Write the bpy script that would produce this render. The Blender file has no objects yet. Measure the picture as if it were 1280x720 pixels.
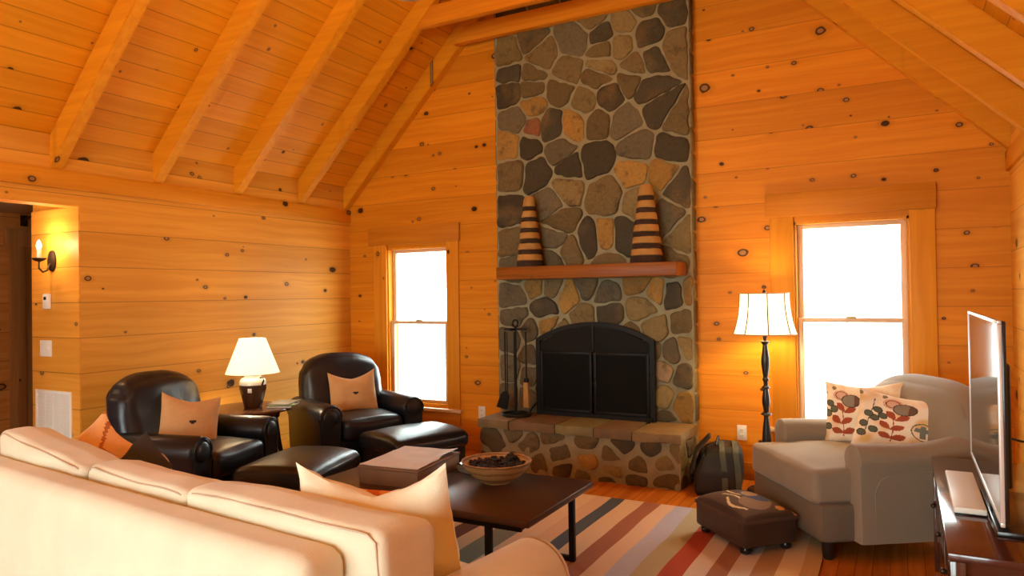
import bpy, bmesh, math, random
from mathutils import Vector, Matrix, noise, Euler
R = math.radians
PI = math.pi
random.seed(7)
SC = bpy.context.scene
COL = SC.collection

def lin(h, k=1.0):
    h = h.lstrip('#')
    o = []
    for i in (0, 2, 4):
        c = int(h[i:i+2], 16)/255
        o.append((c/12.92 if c <= .04045 else ((c+.055)/1.055)**2.4)*k)
    return (o[0], o[1], o[2], 1.0)

# ------------------------------------------------------------------ geometry
class G:
    def __init__(s):
        s.v = []; s.f = []; s.c = []
    def add(s, vs, fs, col=None, M=None):
        b = len(s.v)
        for p in vs:
            p = Vector(p)
            s.v.append(M @ p if M is not None else p)
        for i, f in enumerate(fs):
            s.f.append([b+k for k in f])
            s.c.append(col[i] if isinstance(col, list) else col)
        return s
    def box(s, x0, x1, y0, y1, z0, z1, bev=0.0, seg=2, col=None, M=None):
        bm = bmesh.new()
        bmesh.ops.create_cube(bm, size=1)
        for v in bm.verts:
            v.co = Vector(((x0+x1)/2+v.co.x*(x1-x0), (y0+y1)/2+v.co.y*(y1-y0), (z0+z1)/2+v.co.z*(z1-z0)))
        if bev > 0:
            bmesh.ops.bevel(bm, geom=bm.edges[:], offset=bev, segments=seg, affect='EDGES', profile=.5)
        bm.verts.index_update()
        s.add([v.co.copy() for v in bm.verts], [[v.index for v in f.verts] for f in bm.faces], col, M)
        bm.free(); return s
    def loft(s, rings, caps=True, col=None, M=None, closed=True):
        n = len(rings[0]); vs = [p for r in rings for p in r]; fs = []
        for i in range(len(rings)-1):
            for k in range(n if closed else n-1):
                a, b = i*n+k, i*n+(k+1) % n
                fs.append([a, b, b+n, a+n])
        if caps:
            fs.append(list(range(n))[::-1]); fs.append([(len(rings)-1)*n+k for k in range(n)])
        return s.add(vs, fs, col, M)
    def prism(s, poly, axis, lo, hi, bev=0.0, col=None, M=None):
        # poly: 2-D points; axis 'x' -> (y,z), 'y' -> (x,z), 'z' -> (x,y)
        def P(p, t):
            return {'x': (t, p[0], p[1]), 'y': (p[0], t, p[1]), 'z': (p[0], p[1], t)}[axis]
        if bev:
            cx = sum(p[0] for p in poly)/len(poly); cy = sum(p[1] for p in poly)/len(poly)
            ex = max(p[0] for p in poly)-min(p[0] for p in poly); ey = max(p[1] for p in poly)-min(p[1] for p in poly)
            def ins(d):
                return [(cx+(p[0]-cx)*(1-2*d/ex), cy+(p[1]-cy)*(1-2*d/ey)) for p in poly]
            r = [[P(p, lo) for p in ins(bev)], [P(p, lo+bev*.3) for p in ins(bev*.3)], [P(p, lo+bev) for p in poly],
                 [P(p, hi-bev) for p in poly], [P(p, hi-bev*.3) for p in ins(bev*.3)], [P(p, hi) for p in ins(bev)]]
        else:
            r = [[P(p, lo) for p in poly], [P(p, hi) for p in poly]]
        return s.loft(r, col=col, M=M)
    def lathe(s, prof, n=24, c=(0, 0, 0), col=None, M=None):
        rings = [[(c[0]+max(r, 1e-4)*math.cos(2*PI*k/n), c[1]+max(r, 1e-4)*math.sin(2*PI*k/n), c[2]+z) for k in range(n)] for r, z in prof]
        return s.loft(rings, col=col, M=M)
    def tube(s, pts, r, n=10, col=None, M=None):
        pts = [Vector(p) for p in pts]; rr = r if isinstance(r, (list, tuple)) else [r]*len(pts)
        rings = []; ref = Vector((0, 0, 1))
        for i, p in enumerate(pts):
            t = (pts[min(i+1, len(pts)-1)]-pts[max(i-1, 0)]).normalized()
            u = t.cross(ref)
            if u.length < .1: u = t.cross(Vector((1, 0, 0)))
            u.normalize(); w = u.cross(t)
            rings.append([p+(u*math.cos(2*PI*k/n)+w*math.sin(2*PI*k/n))*rr[i] for k in range(n)])
        return s.loft(rings, col=col, M=M)
    def ball(s, c, r, n=16, col=None, M=None):
        r = r if isinstance(r, (list, tuple)) else (r, r, r)
        rings = []
        for i in range(n//2+1):
            a = PI*i/(n//2); q = max(math.sin(a), 1e-3)
            rings.append([(c[0]+r[0]*q*math.cos(2*PI*k/n), c[1]+r[1]*q*math.sin(2*PI*k/n), c[2]-r[2]*math.cos(a)) for k in range(n)])
        return s.loft(rings, col=col, M=M)
    def soft(s, w, d, h, r, puff=(0, 0, 0), n=16, c=(0, 0, 0), wr=0.0, seed=0, fn=None, col=None, M=None):
        # a rounded, puffed upholstery block centred on c
        hs = Vector((w/2, d/2, h/2)); idx = {}; vs = []; fs = []
        def vid(i, j, k):
            q = (i, j, k)
            if q not in idx:
                x, y, z = [math.sin((2*t/n-1)*PI/2)*.45+(2*t/n-1)*.55 for t in q]
                p = Vector((x*hs.x, y*hs.y, z*hs.z))
                inn = Vector([max(-(hs[a]-r), min(hs[a]-r, p[a])) for a in range(3)])
                dd = p-inn
                if dd.length > 1e-6: p = inn+dd.normalized()*r
                p.z += puff[2]*(1-x*x)*(1-y*y)*z
                p.y += puff[1]*(1-x*x)*(1-z*z)*y
                p.x += puff[0]*(1-y*y)*(1-z*z)*x
                if wr:
                    nn = noise.noise_vector((p+Vector((seed*3.1, seed*1.7, 0)))*6)
                    p += nn*wr
                if fn: p = Vector(fn(p.x, p.y, p.z, x, y, z))
                idx[q] = len(vs); vs.append(p+Vector(c))
            return idx[q]
        for a in range(n):
            for b in range(n):
                for t, fl in ((0, 0), (n, 1)):
                    for ax in range(3):
                        def mk(u, v):
                            return vid(*((t, u, v) if ax == 0 else (v, t, u) if ax == 1 else (u, v, t)))
                        q = [mk(a, b), mk(a+1, b), mk(a+1, b+1), mk(a, b+1)]
                        fs.append(q if fl else q[::-1])
        return s.add(vs, fs, col, M)

def link(name, g, mat, parent=None, loc=None, rot=None, angle=40, kind=None, label=None, smooth=True):
    me = bpy.data.meshes.new(name)
    me.from_pydata([tuple(p) for p in g.v], [], g.f)
    bm = bmesh.new(); bm.from_mesh(me)
    bmesh.ops.recalc_face_normals(bm, faces=bm.faces[:]); bm.to_mesh(me); bm.free()
    if any(c is not None for c in g.c):
        at = me.color_attributes.new('Col', 'FLOAT_COLOR', 'CORNER')
        for p in me.polygons:
            c = g.c[p.index] or (1, 1, 1)
            for li in p.loop_indices: at.data[li].color = (c[0], c[1], c[2], 1)
    if smooth:
        for p in me.polygons: p.use_smooth = True
        me.set_sharp_from_angle(angle=R(angle))
    me.materials.append(mat)
    o = bpy.data.objects.new(name, me); COL.objects.link(o)
    if parent: o.parent = parent
    if loc: o.location = loc
    if rot: o.rotation_euler = rot
    if kind: o['kind'] = kind
    if label: o['label'] = label
    return o

def thing(name, label, cat, loc=(0, 0, 0), rz=0.0, group=None):
    o = bpy.data.objects.new(name, None); COL.objects.link(o)
    o.location = loc; o.rotation_euler = (0, 0, rz); o.empty_display_size = .1
    o['label'] = label; o['category'] = cat
    if group: o['group'] = group
    return o

def tag(o, label, cat, group=None):
    o['label'] = label; o['category'] = cat
    if group: o['group'] = group
    return o

def copy_tree(o, parent=None):
    c = o.copy(); COL.objects.link(c)
    if parent: c.parent = parent
    for ch in list(o.children): copy_tree(ch, c)
    return c

# ------------------------------------------------------------------ materials
class NB:
    def __init__(s, name):
        s.m = bpy.data.materials.new(name); s.m.use_nodes = True
        s.t = s.m.node_tree; s.t.nodes.clear()
        s.out = s.t.nodes.new('ShaderNodeOutputMaterial')
    def n(s, ty, ins=None, **kw):
        nd = s.t.nodes.new(ty)
        for k, v in kw.items(): setattr(nd, k, v)
        for k, v in (ins or {}).items(): s.set(nd.inputs[k], v)
        return nd
    def set(s, sock, v):
        if isinstance(v, bpy.types.NodeSocket): s.t.links.new(v, sock)
        else: sock.default_value = v
    def m_(s, op, a, b=None, c=None):
        nd = s.n('ShaderNodeMath', operation=op)
        for i, v in enumerate((a, b, c)):
            if v is not None: s.set(nd.inputs[i], v)
        return nd.outputs[0]
    def mix(s, f, a, b, mode='MIX'):
        nd = s.n('ShaderNodeMix', data_type='RGBA', blend_type=mode)
        s.set(nd.inputs[0], f); s.set(nd.inputs[6], a); s.set(nd.inputs[7], b)
        return nd.outputs[2]
    def step(s, x, a, b):
        nd = s.n('ShaderNodeMapRange', interpolation_type='SMOOTHSTEP')
        s.set(nd.inputs[0], x); nd.inputs[1].default_value = a; nd.inputs[2].default_value = b
        nd.inputs[3].default_value = 0; nd.inputs[4].default_value = 1
        return nd.outputs[0]
    def xyz(s, x, y, z):
        nd = s.n('ShaderNodeCombineXYZ')
        for i, v in enumerate((x, y, z)): s.set(nd.inputs[i], v)
        return nd.outputs[0]
    def obj(s): return s.n('ShaderNodeTexCoord').outputs['Object']
    def noise(s, vec, scale, detail=3, rough=.5):
        return s.n('ShaderNodeTexNoise', {'Vector': vec, 'Scale': scale, 'Detail': detail, 'Roughness': rough}).outputs['Fac']
    def bump(s, h, strength=.3, dist=.01):
        return s.n('ShaderNodeBump', {'Height': h, 'Strength': strength, 'Distance': dist}).outputs[0]
    def pbr(s, col, rough=.5, **kw):
        p = s.n('ShaderNodeBsdfPrincipled'); s.set(p.inputs['Base Color'], col); s.set(p.inputs['Roughness'], rough)
        for k, v in kw.items(): s.set(p.inputs[k.replace('_', ' ')], v)
        s.t.links.new(p.outputs[0], s.out.inputs[0]); return p

def flat(name, col, rough=.5, var=.12, scale=8, bump=0.0, bscale=60, **kw):
    b = NB(name); o = b.obj(); nz = b.noise(o, scale, 4)
    c2 = tuple(x*(1-var) for x in col[:3])+(1,)
    c1 = tuple(min(1, x*(1+var)) for x in col[:3])+(1,)
    c = b.mix(nz, c2, c1)
    p = b.pbr(c, rough, **kw)
    if bump: b.set(p.inputs['Normal'], b.bump(b.noise(o, bscale, 3), bump))
    return b.m

def attr(name, rough=.8, var=.25, scale=14, bump=.0, bscale=80, **kw):
    b = NB(name); o = b.obj()
    a = b.n('ShaderNodeVertexColor', layer_name='Col').outputs[0]
    nz = b.noise(o, scale, 5, .65)
    k = b.m_('ADD', b.m_('MULTIPLY', nz, 2*var), 1-var)
    c = b.mix(1.0, a, b.xyz(k, k, k), 'MULTIPLY')
    p = b.pbr(c, rough, **kw)
    if bump: b.set(p.inputs['Normal'], b.bump(b.noise(o, bscale, 4), bump, .006))
    return b.m

def pine(name, u, v, pitch, phase, light, dark, knots=.58, groove=.0035, rough=.5, ksize=1.0, slope=1.0, gdark=.55, pvar=.20):
    """knotty boards: u runs along the boards, v across them (object axes)"""
    b = NB(name); o = b.obj()
    sp = b.n('ShaderNodeSeparateXYZ', {0: o}).outputs
    ix = {'x': 0, 'y': 1, 'z': 2}
    U = sp[ix[u]]; V = b.m_('MULTIPLY', sp[ix[v]], slope)
    w3 = [k for k in 'xyz' if k not in (u, v)][0]
    q = b.m_('DIVIDE', b.m_('SUBTRACT', V, phase), pitch)
    idx = b.m_('FLOOR', q); fr = b.m_('FRACT', q)
    rnd = b.n('ShaderNodeTexWhiteNoise', {'W': idx}, noise_dimensions='1D').outputs[0]
    Us = b.m_('ADD', U, b.m_('MULTIPLY', rnd, 17.3))
    W = sp[ix[w3]]
    warp = b.noise(b.xyz(b.m_('MULTIPLY', Us, .9), b.m_('MULTIPLY', V, 3), b.m_('MULTIPLY', rnd, 9)), 1.6, 2)
    gr = b.noise(b.xyz(b.m_('MULTIPLY', Us, .7), b.m_('ADD', b.m_('MULTIPLY', V, 22), b.m_('MULTIPLY', warp, 2.2)), b.m_('ADD', b.m_('MULTIPLY', W, 26), b.m_('MULTIPLY', idx, 3.7))), 1.0, 4, .6)
    col = b.mix(b.step(gr, .32, .72), dark, light)
    big = b.noise(b.xyz(b.m_('MULTIPLY', Us, .5), b.m_('MULTIPLY', V, 1.5), idx), 1.3, 2)
    k = b.m_('ADD', b.m_('ADD', b.m_('MULTIPLY', rnd, pvar), b.m_('MULTIPLY', big, .24)), .88-pvar/2)
    col = b.mix(1.0, col, b.xyz(k, k, k), 'MULTIPLY')
    # knots
    def knot(col, su, sv, off, thr, rmin, rmax):
        wob = b.noise(b.xyz(b.m_('MULTIPLY', Us, 14), b.m_('MULTIPLY', V, 14), off), 1.0, 2)
        kv = b.xyz(b.m_('ADD', b.m_('DIVIDE', Us, su), off), b.m_('ADD', b.m_('DIVIDE', V, sv), off*1.7), 0)
        vo = b.n('ShaderNodeTexVoronoi', {'Vector': kv, 'Scale': 1.0, 'Randomness': 1.0}, voronoi_dimensions='2D')
        cs = b.n('ShaderNodeSeparateColor', {0: vo.outputs['Color']}).outputs
        on = b.m_('LESS_THAN', cs[0], thr)
        rad = b.m_('ADD', b.m_('MULTIPLY', b.m_('POWER', cs[1], 2.0), rmax-rmin), rmin)
        d = b.m_('DIVIDE', b.m_('MULTIPLY', vo.outputs['Distance'], b.m_('ADD', b.m_('MULTIPLY', wob, .9), .55)), rad)
        halo = b.m_('MULTIPLY', b.m_('MULTIPLY', b.m_('SUBTRACT', 1.0, b.step(d, .8, 2.4)), .35), on)
        col = b.mix(halo, col, tuple(x*.5 for x in dark[:3])+(1,))
        body = b.m_('MULTIPLY', b.m_('SUBTRACT', 1.0, b.step(d, .85, 1.05)), on)
        core = b.mix(b.m_('MULTIPLY', b.step(cs[2], .3, .4), b.m_('SUBTRACT', 1.0, b.step(d, .45, .7))), (.022, .009, .005, 1), (.30, .15, .06, 1))
        return b.mix(b.m_('MULTIPLY', body, .93), col, core)
    col = knot(col, .46*ksize, .34*ksize, 3.3, knots, .045, .112)
    col = knot(col, .27*ksize, .20*ksize, 11.9, knots*.5, .03, .08)
    g = b.m_('MULTIPLY', b.m_('SUBTRACT', 1.0, b.step(b.m_('MINIMUM', fr, b.m_('SUBTRACT', 1.0, fr)), groove/pitch*.4, groove/pitch*1.4)), gdark)
    if groove > 0: col = b.mix(g, col, (.07, .022, .005, 1))
    p = b.pbr(col, rough, Specular_IOR_Level=.16)
    hh = b.m_('SUBTRACT', b.m_('MULTIPLY', gr, .12), b.m_('MULTIPLY', g, 1.0))
    b.set(p.inputs['Normal'], b.bump(hh, .35, .004))
    return b.m

PL, PD = (.70, .268, .012, 1), (.60, .20, .007, 1)
M_back = pine('pine_wall_boards', 'x', 'z', .2743, 2.468, PL, PD, gdark=.38, groove=.003)
M_left = pine('pine_wall_boards_side', 'y', 'z', .2575, 1.489, (.72, .335, .045, 1), (.62, .262, .028, 1), gdark=.45, knots=.44)
M_ret = pine('pine_wall_boards_return', 'x', 'z', .2575, 1.489, (.76, .34, .05, 1), (.67, .27, .03, 1), knots=.3)
M_ceil = pine('pine_ceiling_boards', 'y', 'x', .098, 0.0, (.72, .30, .012, 1), (.65, .25, .008, 1), knots=.26, groove=.0028, ksize=.8, gdark=.42, pvar=.12)
M_raft = pine('pine_rafter', 'x', 'y', .5, .13, (.74, .31, .012, 1), (.66, .25, .008, 1), knots=.4, groove=0, ksize=.8)
M_beam = pine('pine_tie_beam', 'x', 'z', .5, .13, (.68, .26, .016, 1), (.58, .20, .009, 1), knots=.3, groove=0)
M_trimv = pine('pine_casing_upright', 'z', 'x', .6, .05, (.68, .28, .02, 1), (.60, .225, .012, 1), knots=.25, groove=0)
M_trimh = pine('pine_casing_backlit', 'x', 'z', .6, .05, (.53, .20, .013, 1), (.44, .15, .007, 1), knots=.35, groove=0)  # darker than the uprights: backlit shade is put into the colour
M_trimy = pine('pine_plate_board', 'y', 'z', .6, .05, (.68, .275, .016, 1), (.58, .21, .009, 1), knots=.3, groove=0)
M_floor = pine('wood_floor_boards', 'y', 'x', .083, 0, (.62, .215, .026, 1), (.46, .135, .013, 1), knots=.1, groove=.002, rough=.25)
M_hallwall = pine('hall_boards', 'y', 'z', .2575, 1.489, (.62, .36, .13, 1), (.5, .26, .08, 1), knots=.3)
M_hallcase = pine('hall_casing_wood', 'z', 'y', .5, .1, (.42, .25, .10, 1), (.33, .18, .065, 1), knots=.1, groove=0)
M_plain = flat('hall_ceiling_paint', (.4, .33, .22, 1), .8)
M_white = flat('white_plastic', (.78, .74, .66, 1), .4, .04)
M_sash = flat('painted_window_sash', (.68, .47, .29, 1), .4, .04)
M_leather = flat('black_leather', (.009, .011, .016, 1), .33, .3, 5, .12, 45, Specular_IOR_Level=.42)
M_leather2 = flat('black_leather_piping', (.010, .010, .012, 1), .36, .2)
M_blackwood = flat('black_wood', (.012, .009, .007, 1), .35, .3)
M_iron = flat('black_iron', (.008, .007, .006, 1), .5, .3, Specular_IOR_Level=.2)
M_ironflat = flat('charcoal_iron', (.008, .007, .006, 1), .65, .3, Specular_IOR_Level=.15)
M_bronze = flat('dark_bronze', (.05, .03, .018, 1), .4, .3, Metallic=.7)
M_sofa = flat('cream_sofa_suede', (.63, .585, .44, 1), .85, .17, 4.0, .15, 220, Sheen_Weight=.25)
M_seam = flat('sofa_seam_piping', (.46, .36, .26, 1), .85, .1)
M_cream = flat('cream_cushion_cotton', (.74, .68, .50, 1), .85, .08, 5, .2, 150)
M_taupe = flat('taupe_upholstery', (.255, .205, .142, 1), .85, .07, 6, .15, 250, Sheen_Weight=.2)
M_taupe_shade = flat('taupe_upholstery_shaded', (.15, .115, .078, 1), .85, .07, 6, .15, 250)  # darker copy of the taupe: shade low on the chair is painted in
M_attr = attr('printed_cotton', .85, .12, 30, .15, 150)
M_rug = attr('woven_wool_rug', .95, .12, 60, .5, 260)
def stone_mat():
    b = NB('field_stone'); o = b.obj()
    a = b.n('ShaderNodeVertexColor', layer_name='Col').outputs[0]
    n1 = b.noise(o, 9, 6, .7); n2 = b.noise(o, 4.5, 3); n3 = b.noise(o, 40, 4, .7)
    c = b.mix(b.m_('MULTIPLY', b.step(n2, .5, .72), .55), a, (.20, .125, .045, 1))
    c = b.mix(b.m_('MULTIPLY', b.step(n1, .52, .66), .55), c, (.045, .036, .022, 1))
    k = b.m_('ADD', b.m_('MULTIPLY', n3, .9), .55)
    c = b.mix(1.0, c, b.xyz(k, k, k), 'MULTIPLY')
    p = b.pbr(c, .85, Specular_IOR_Level=.3)
    b.set(p.inputs['Normal'], b.bump(b.m_('ADD', b.m_('MULTIPLY', n1, 1.0), b.m_('MULTIPLY', n3, .5)), .8, .012))
    return b.m
M_stone = stone_mat()
M_mortar = flat('lime_mortar', (.27, .245, .145, 1), .9, .3, 12, .6, 60)
M_slab = attr('hearth_stone', .7, .45, 9, .7, 30)
M_mantel = pine('mantel_timber', 'x', 'z', .9, .3, (.34, .115, .016, 1), (.22, .065, .009, 1), knots=.2, groove=0, rough=.35)
M_coffee = flat('dark_walnut_top', (.062, .030, .016, 1), .30, .35, 5)
M_cherry = flat('dark_cherry_gloss', (.065, .020, .012, 1), .14, .3, 6, Coat_Weight=.5)
M_glassblk = flat('fire_mesh', (.004, .004, .0035, 1), .7, .1, Specular_IOR_Level=.12)
M_footst = flat('brown_leather', (.045, .026, .018, 1), .45, .25, 8, .15, 60)
M_canvas = flat('black_canvas', (.011, .012, .011, 1), .6, .3, 9, .3, 90)
M_strap = flat('olive_webbing', (.065, .08, .055, 1), .6, .25, 20)
def basket_mat():
    b = NB('woven_straw'); o = b.obj(); z = b.n('ShaderNodeSeparateXYZ', {0: o}).outputs[2]
    n = b.noise(o, 18, 4, .6); coil = b.m_('SINE', b.m_('MULTIPLY', z, 620))
    band = b.m_('SINE', b.m_('ADD', b.m_('MULTIPLY', z, 150), b.m_('MULTIPLY', n, 5)))
    c = b.mix(b.step(band, .1, .9), (.50, .30, .11, 1), (.24, .125, .045, 1))
    c = b.mix(b.m_('MULTIPLY', b.step(coil, -.2, 1.0), .35), c, (.62, .42, .18, 1))
    p = b.pbr(c, .8); b.set(p.inputs['Normal'], b.bump(coil, .5, .004)); return b.m
M_basket = basket_mat()
M_seed = flat('dark_potpourri', (.022, .014, .010, 1), .8, .5, 30)
M_jug = flat('brown_glazed_stoneware', (.055, .026, .014, 1), .15, .3, 6, Coat_Weight=.4)
M_jugtop = flat('cream_glaze', (.70, .66, .56, 1), .2, .15)
M_paper = flat('newsprint', (.58, .58, .56, 1), .7, .12, 12)
M_paper2 = flat('glossy_cover', (.20, .20, .17, 1), .3, .5, 6)
M_greenp = flat('green_cover', (.25, .34, .12, 1), .4, .3)
M_boxwood = flat('weathered_box_wood', (.20, .12, .07, 1), .6, .25, 9)
M_silver = flat('silver_plastic', (.62, .62, .60, 1), .3, .05, Metallic=.3)
M_screen = flat('tv_glass', (.012, .011, .010, 1), .06, .1, Specular_IOR_Level=1.0)
M_blackpl = flat('black_gloss_plastic', (.012, .011, .011, 1), .2, .2)
M_brass = flat('aged_brass', (.42, .28, .09, 1), .35, .2, Metallic=.8)
M_slice = flat('sawn_log', (.40, .21, .05, 1), .7, .35, 14, .4, 50)
M_bark = flat('dark_bark', (.035, .016, .009, 1), .9, .4, 30, .8, 60)
M_endtab = flat('end_table_wood', (.085, .035, .016, 1), .22, .3, 6)
M_tan = flat('tan_box', (.42, .27, .17, 1), .6, .1)
M_snow = flat('pale_winter_ground', (.62, .62, .62, 1), .9, .1)
M_twig = flat('grey_bark', (.16, .15, .14, 1), .9, .2)
M_fglass = flat('frosted_glass_bowl', (.42, .46, .36, 1), .3, .1)

def shade_mat(name, col, emit, ecol):
    b = NB(name)
    d = b.n('ShaderNodeBsdfDiffuse', {'Color': col}); t = b.n('ShaderNodeBsdfTranslucent', {'Color': col})
    e = b.n('ShaderNodeEmission', {'Color': ecol, 'Strength': emit})
    m = b.n('ShaderNodeMixShader', {0: .55}); b.t.links.new(d.outputs[0], m.inputs[1]); b.t.links.new(t.outputs[0], m.inputs[2])
    a = b.n('ShaderNodeAddShader'); b.t.links.new(m.outputs[0], a.inputs[0]); b.t.links.new(e.outputs[0], a.inputs[1])
    b.t.links.new(a.outputs[0], b.out.inputs[0]); return b.m
M_shade = shade_mat('lamp_shade_linen', (.80, .70, .52, 1), .62, (1, .88, .66, 1))
M_shade2 = shade_mat('lamp_shade_silk', (.82, .72, .52, 1), .8, (1, .88, .66, 1))
def emit_mat(name, col, s):
    b = NB(name); e = b.n('ShaderNodeEmission', {'Color': col, 'Strength': s}); b.t.links.new(e.outputs[0], b.out.inputs[0]); return b.m
M_bulb = emit_mat('glowing_bulb', (1, .78, .42, 1), 14)
def glass_mat():
    b = NB('window_glass')
    t = b.n('ShaderNodeBsdfTransparent', {'Color': (.97, .98, .98, 1)}); g = b.n('ShaderNodeBsdfGlossy', {'Color': (1, 1, 1, 1), 'Roughness': .02})
    m = b.n('ShaderNodeMixShader', {0: .05}); b.t.links.new(t.outputs[0], m.inputs[1]); b.t.links.new(g.outputs[0], m.inputs[2])
    b.t.links.new(m.outputs[0], b.out.inputs[0]); return b.m
M_glass = glass_mat()

# ------------------------------------------------------------------ the room
XL, XR, XM = -5.2, .655, -2.2725
ZC = 2.665                      # where the ceiling boards meet the side walls
YB = -8.4                       # rear wall
RIDGE = ZC+(XM-XL)
def roof(x): return ZC+min(x-XL, XR-x)
def S(o, label): o['kind'] = 'structure'; o['label'] = label; return o

def gable(name, y0, y1, holes, mat, label):
    """a gable wall with rectangular openings (x0,x1,z0,z1)"""
    g = G(); xs = sorted({XL-.15, XR+.15, XM} | {h[0] for h in holes} | {h[1] for h in holes})
    for a, b in zip(xs[:-1], xs[1:]):
        cut = [h for h in holes if h[0] <= a+1e-6 and h[1] >= b-1e-6]
        top = [(b, roof(b)+.1), (a, roof(a)+.1)]
        if cut:
            h = cut[0]
            g.prism([(a, -.1), (b, -.1), (b, h[2]), (a, h[2])], 'y', y0, y1)
            g.prism([(a, h[3]), (b, h[3])]+top, 'y', y0, y1)
        else:
            g.prism([(a, -.1), (b, -.1)]+top, 'y', y0, y1)
    return S(link(name, g, mat, smooth=False), label)

W1 = (-4.70, -3.945, .40, 2.00)
W2 = (-.735, .055, .45, 2.03)
W3 = (-4.3, -.3, .25, 2.35)
gable('wall_back', 0, .15, [W1, W2], M_back, 'knotty pine gable wall behind the stone chimney')
gable('wall_rear', YB-.15, YB, [W3], M_back, 'knotty pine gable wall behind the camera')
S(link('floor', G().box(-8.2, XR+.15, YB-.15, .15, -.1, 0), M_floor, smooth=False), 'orange brown polished board floor')
g = G().box(-5.81, XL, -2.87, .0, 0, ZC+.1)
g.box(XL-.15, XL, -4.3, -2.87, 2.18, ZC+.1)
g.box(XL-.15, XL, YB, -4.3, 0, ZC+.1)
S(link('wall_left', g, M_left, smooth=False), 'knotty pine side wall on the left with a hall opening')
# the return beside the opening carries its own boards
S(link('wall_return', G().box(-5.81, XL, -2.882, -2.87, 0, 2.18), M_ret, smooth=False), 'pine return wall of the hall opening with the sconce')
S(link('wall_right', G().box(XR, XR+.15, YB, 0, 0, ZC+.1), M_left, smooth=False), 'knotty pine side wall on the right behind the television')
def slope_slab(name, sgn, label):
    g = G(); t = .12; xa = XL-.3 if sgn < 0 else XR+.3
    za = ZC-.3
    g.prism([(xa, za), (XM, RIDGE), (XM, RIDGE+t*1.5), (xa, za+t*1.5)], 'y', YB-.15, .15)
    return S(link(name, g, M_ceil, smooth=False), label)
slope_slab('ceiling_left', -1, 'sloping pine board ceiling on the left')
slope_slab('ceiling_right', 1, 'sloping pine board ceiling on the right')
# hall beyond the opening
S(link('wall_hall', G().box(-7.15, -7.0, -7, .15, 0, 2.5), M_hallwall, smooth=False), 'dim board wall at the far side of the hall')
S(link('wall_hall_end', G().box(-7.0, -5.81, .0, .15, 0, 2.5), M_hallwall, smooth=False), 'dim end wall of the hall')
S(link('wall_hall_near', G().box(-7.0, XL-.15, -7.15, -7.0, 0, 2.5), M_hallwall, smooth=False), 'near end wall of the hall')
g = G().box(-7.15, -5.81, -7.15, .15, 2.30, 2.4); g.box(-5.81, XL-.15, -7.15, -2.87, 2.30, 2.4)
S(link('ceiling_hall', g, M_plain, smooth=False), 'flat dim hall ceiling')
d = bpy.data.objects.new('door_1', None); COL.objects.link(d); S(d, 'dark wooden hall door in its casing seen through the opening')
g = G().box(-7.0, -6.96, -2.46, -2.33, 0, 2.13, .004); g.box(-7.0, -6.96, -1.44, -1.30, 0, 2.13, .004); g.box(-7.0, -6.955, -2.50, -1.26, 2.0, 2.15, .004)
link('door_casing', g, M_hallcase, d)
g = G().box(-6.995, -6.975, -2.33, -1.44, .01, 2.0)
for zz in ((.2, .9), (1.05, 1.85)):
    for yy in ((-2.23, -1.95), (-1.82, -1.54)): g.box(-6.98, -6.967, yy[0], yy[1], zz[0], zz[1], .005)
link('door_panel', g, M_hallcase, d)
link('door_knob', G().ball((-6.94, -2.26, 1.0), .03).tube([(-6.98, -2.26, 1.0), (-6.94, -2.26, 1.0)], .012), M_bronze, d)

# plate board and baseboards
g = G().box(XL, XL+.022, YB, -.001, 2.295, 2.425, .003); S(link('trim_1', g, M_trimy), 'pine plate board along the left wall under the rafters')
g = G().box(XR-.022, XR, YB, -.001, 2.295, 2.425, .003); S(link('trim_2', g, M_trimy), 'pine plate board along the right wall under the rafters')
S(link('baseboard_back', G().box(-1.47, XR, -.02, 0, 0, .14, .004).box(XL, -3.32, -.02, 0, 0, .14, .004), M_trimh), 'pine baseboard along the gable wall')
S(link('baseboard_left', G().box(XL, XL+.02, -2.87, -.02, 0, .14, .004), M_trimy), 'pine baseboard along the left wall')
S(link('baseboard_right', G().box(XR-.02, XR, YB, -.02, 0, .14, .004), M_trimy), 'pine baseboard along the right wall')

# rafters: underside meets the wall at z 2.43
names = ['foremost left rafter above the hall opening', 'second left rafter from the camera with a round knot near its foot',
         'third left rafter from the camera', 'fourth left rafter ending beside the tie beam', 'left rafter lying flat against the gable wall']
namesR = ['foremost right rafter high above the television', 'second right rafter from the camera', 'third right rafter from the camera',
          'right rafter next to the gable wall', 'right rafter lying flat against the gable wall']
RY = [-3.03, -2.25, -1.465, -.70, -.045]
def rafter(y, sgn, label):
    hw = .045; xe = XL if sgn < 0 else XR; s = 1 if sgn < 0 else -1
    poly = [(xe, 2.43), (xe, ZC), (XM, RIDGE), (XM, RIDGE-.235)]
    g = G().prism(poly, 'y', y-hw, y+hw, 0)
    bm = bmesh.new(); vs = [bm.verts.new(p) for p in g.v]
    for f in g.f: bm.faces.new([vs[i] for i in f])
    bmesh.ops.bevel(bm, geom=[e for e in bm.edges if abs((e.verts[0].co-e.verts[1].co).normalized().z) > .6 and abs((e.verts[0].co-e.verts[1].co).x) > .5], offset=.006, segments=2, affect='EDGES')
    bm.verts.index_update(); h = G(); h.add([v.co.copy() for v in bm.verts], [[v.index for v in f.verts] for f in bm.faces]); bm.free()
    return S(link('ceiling_rafter', h, M_raft, angle=35), label)
for y, a, b in zip(RY, names, namesR): rafter(y, -1, a); rafter(y, 1, b)
def tie(y, z0, z1, hw, label):
    x0, x1 = XL+(z1-2.43)-.02, XR-(z1-2.43)+.02
    poly = [(x0-(z1-z0)+.02, z0), (x1+(z1-z0)-.02, z0), (x1, z1), (x0, z1)]
    return S(link('ceiling_beam', G().prism(poly, 'y', y-hw, y+hw, .006), M_beam), label)
tie(-.145, 3.90, 4.06, .042, 'pine tie beam crossing the top of the stone chimney')
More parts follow.
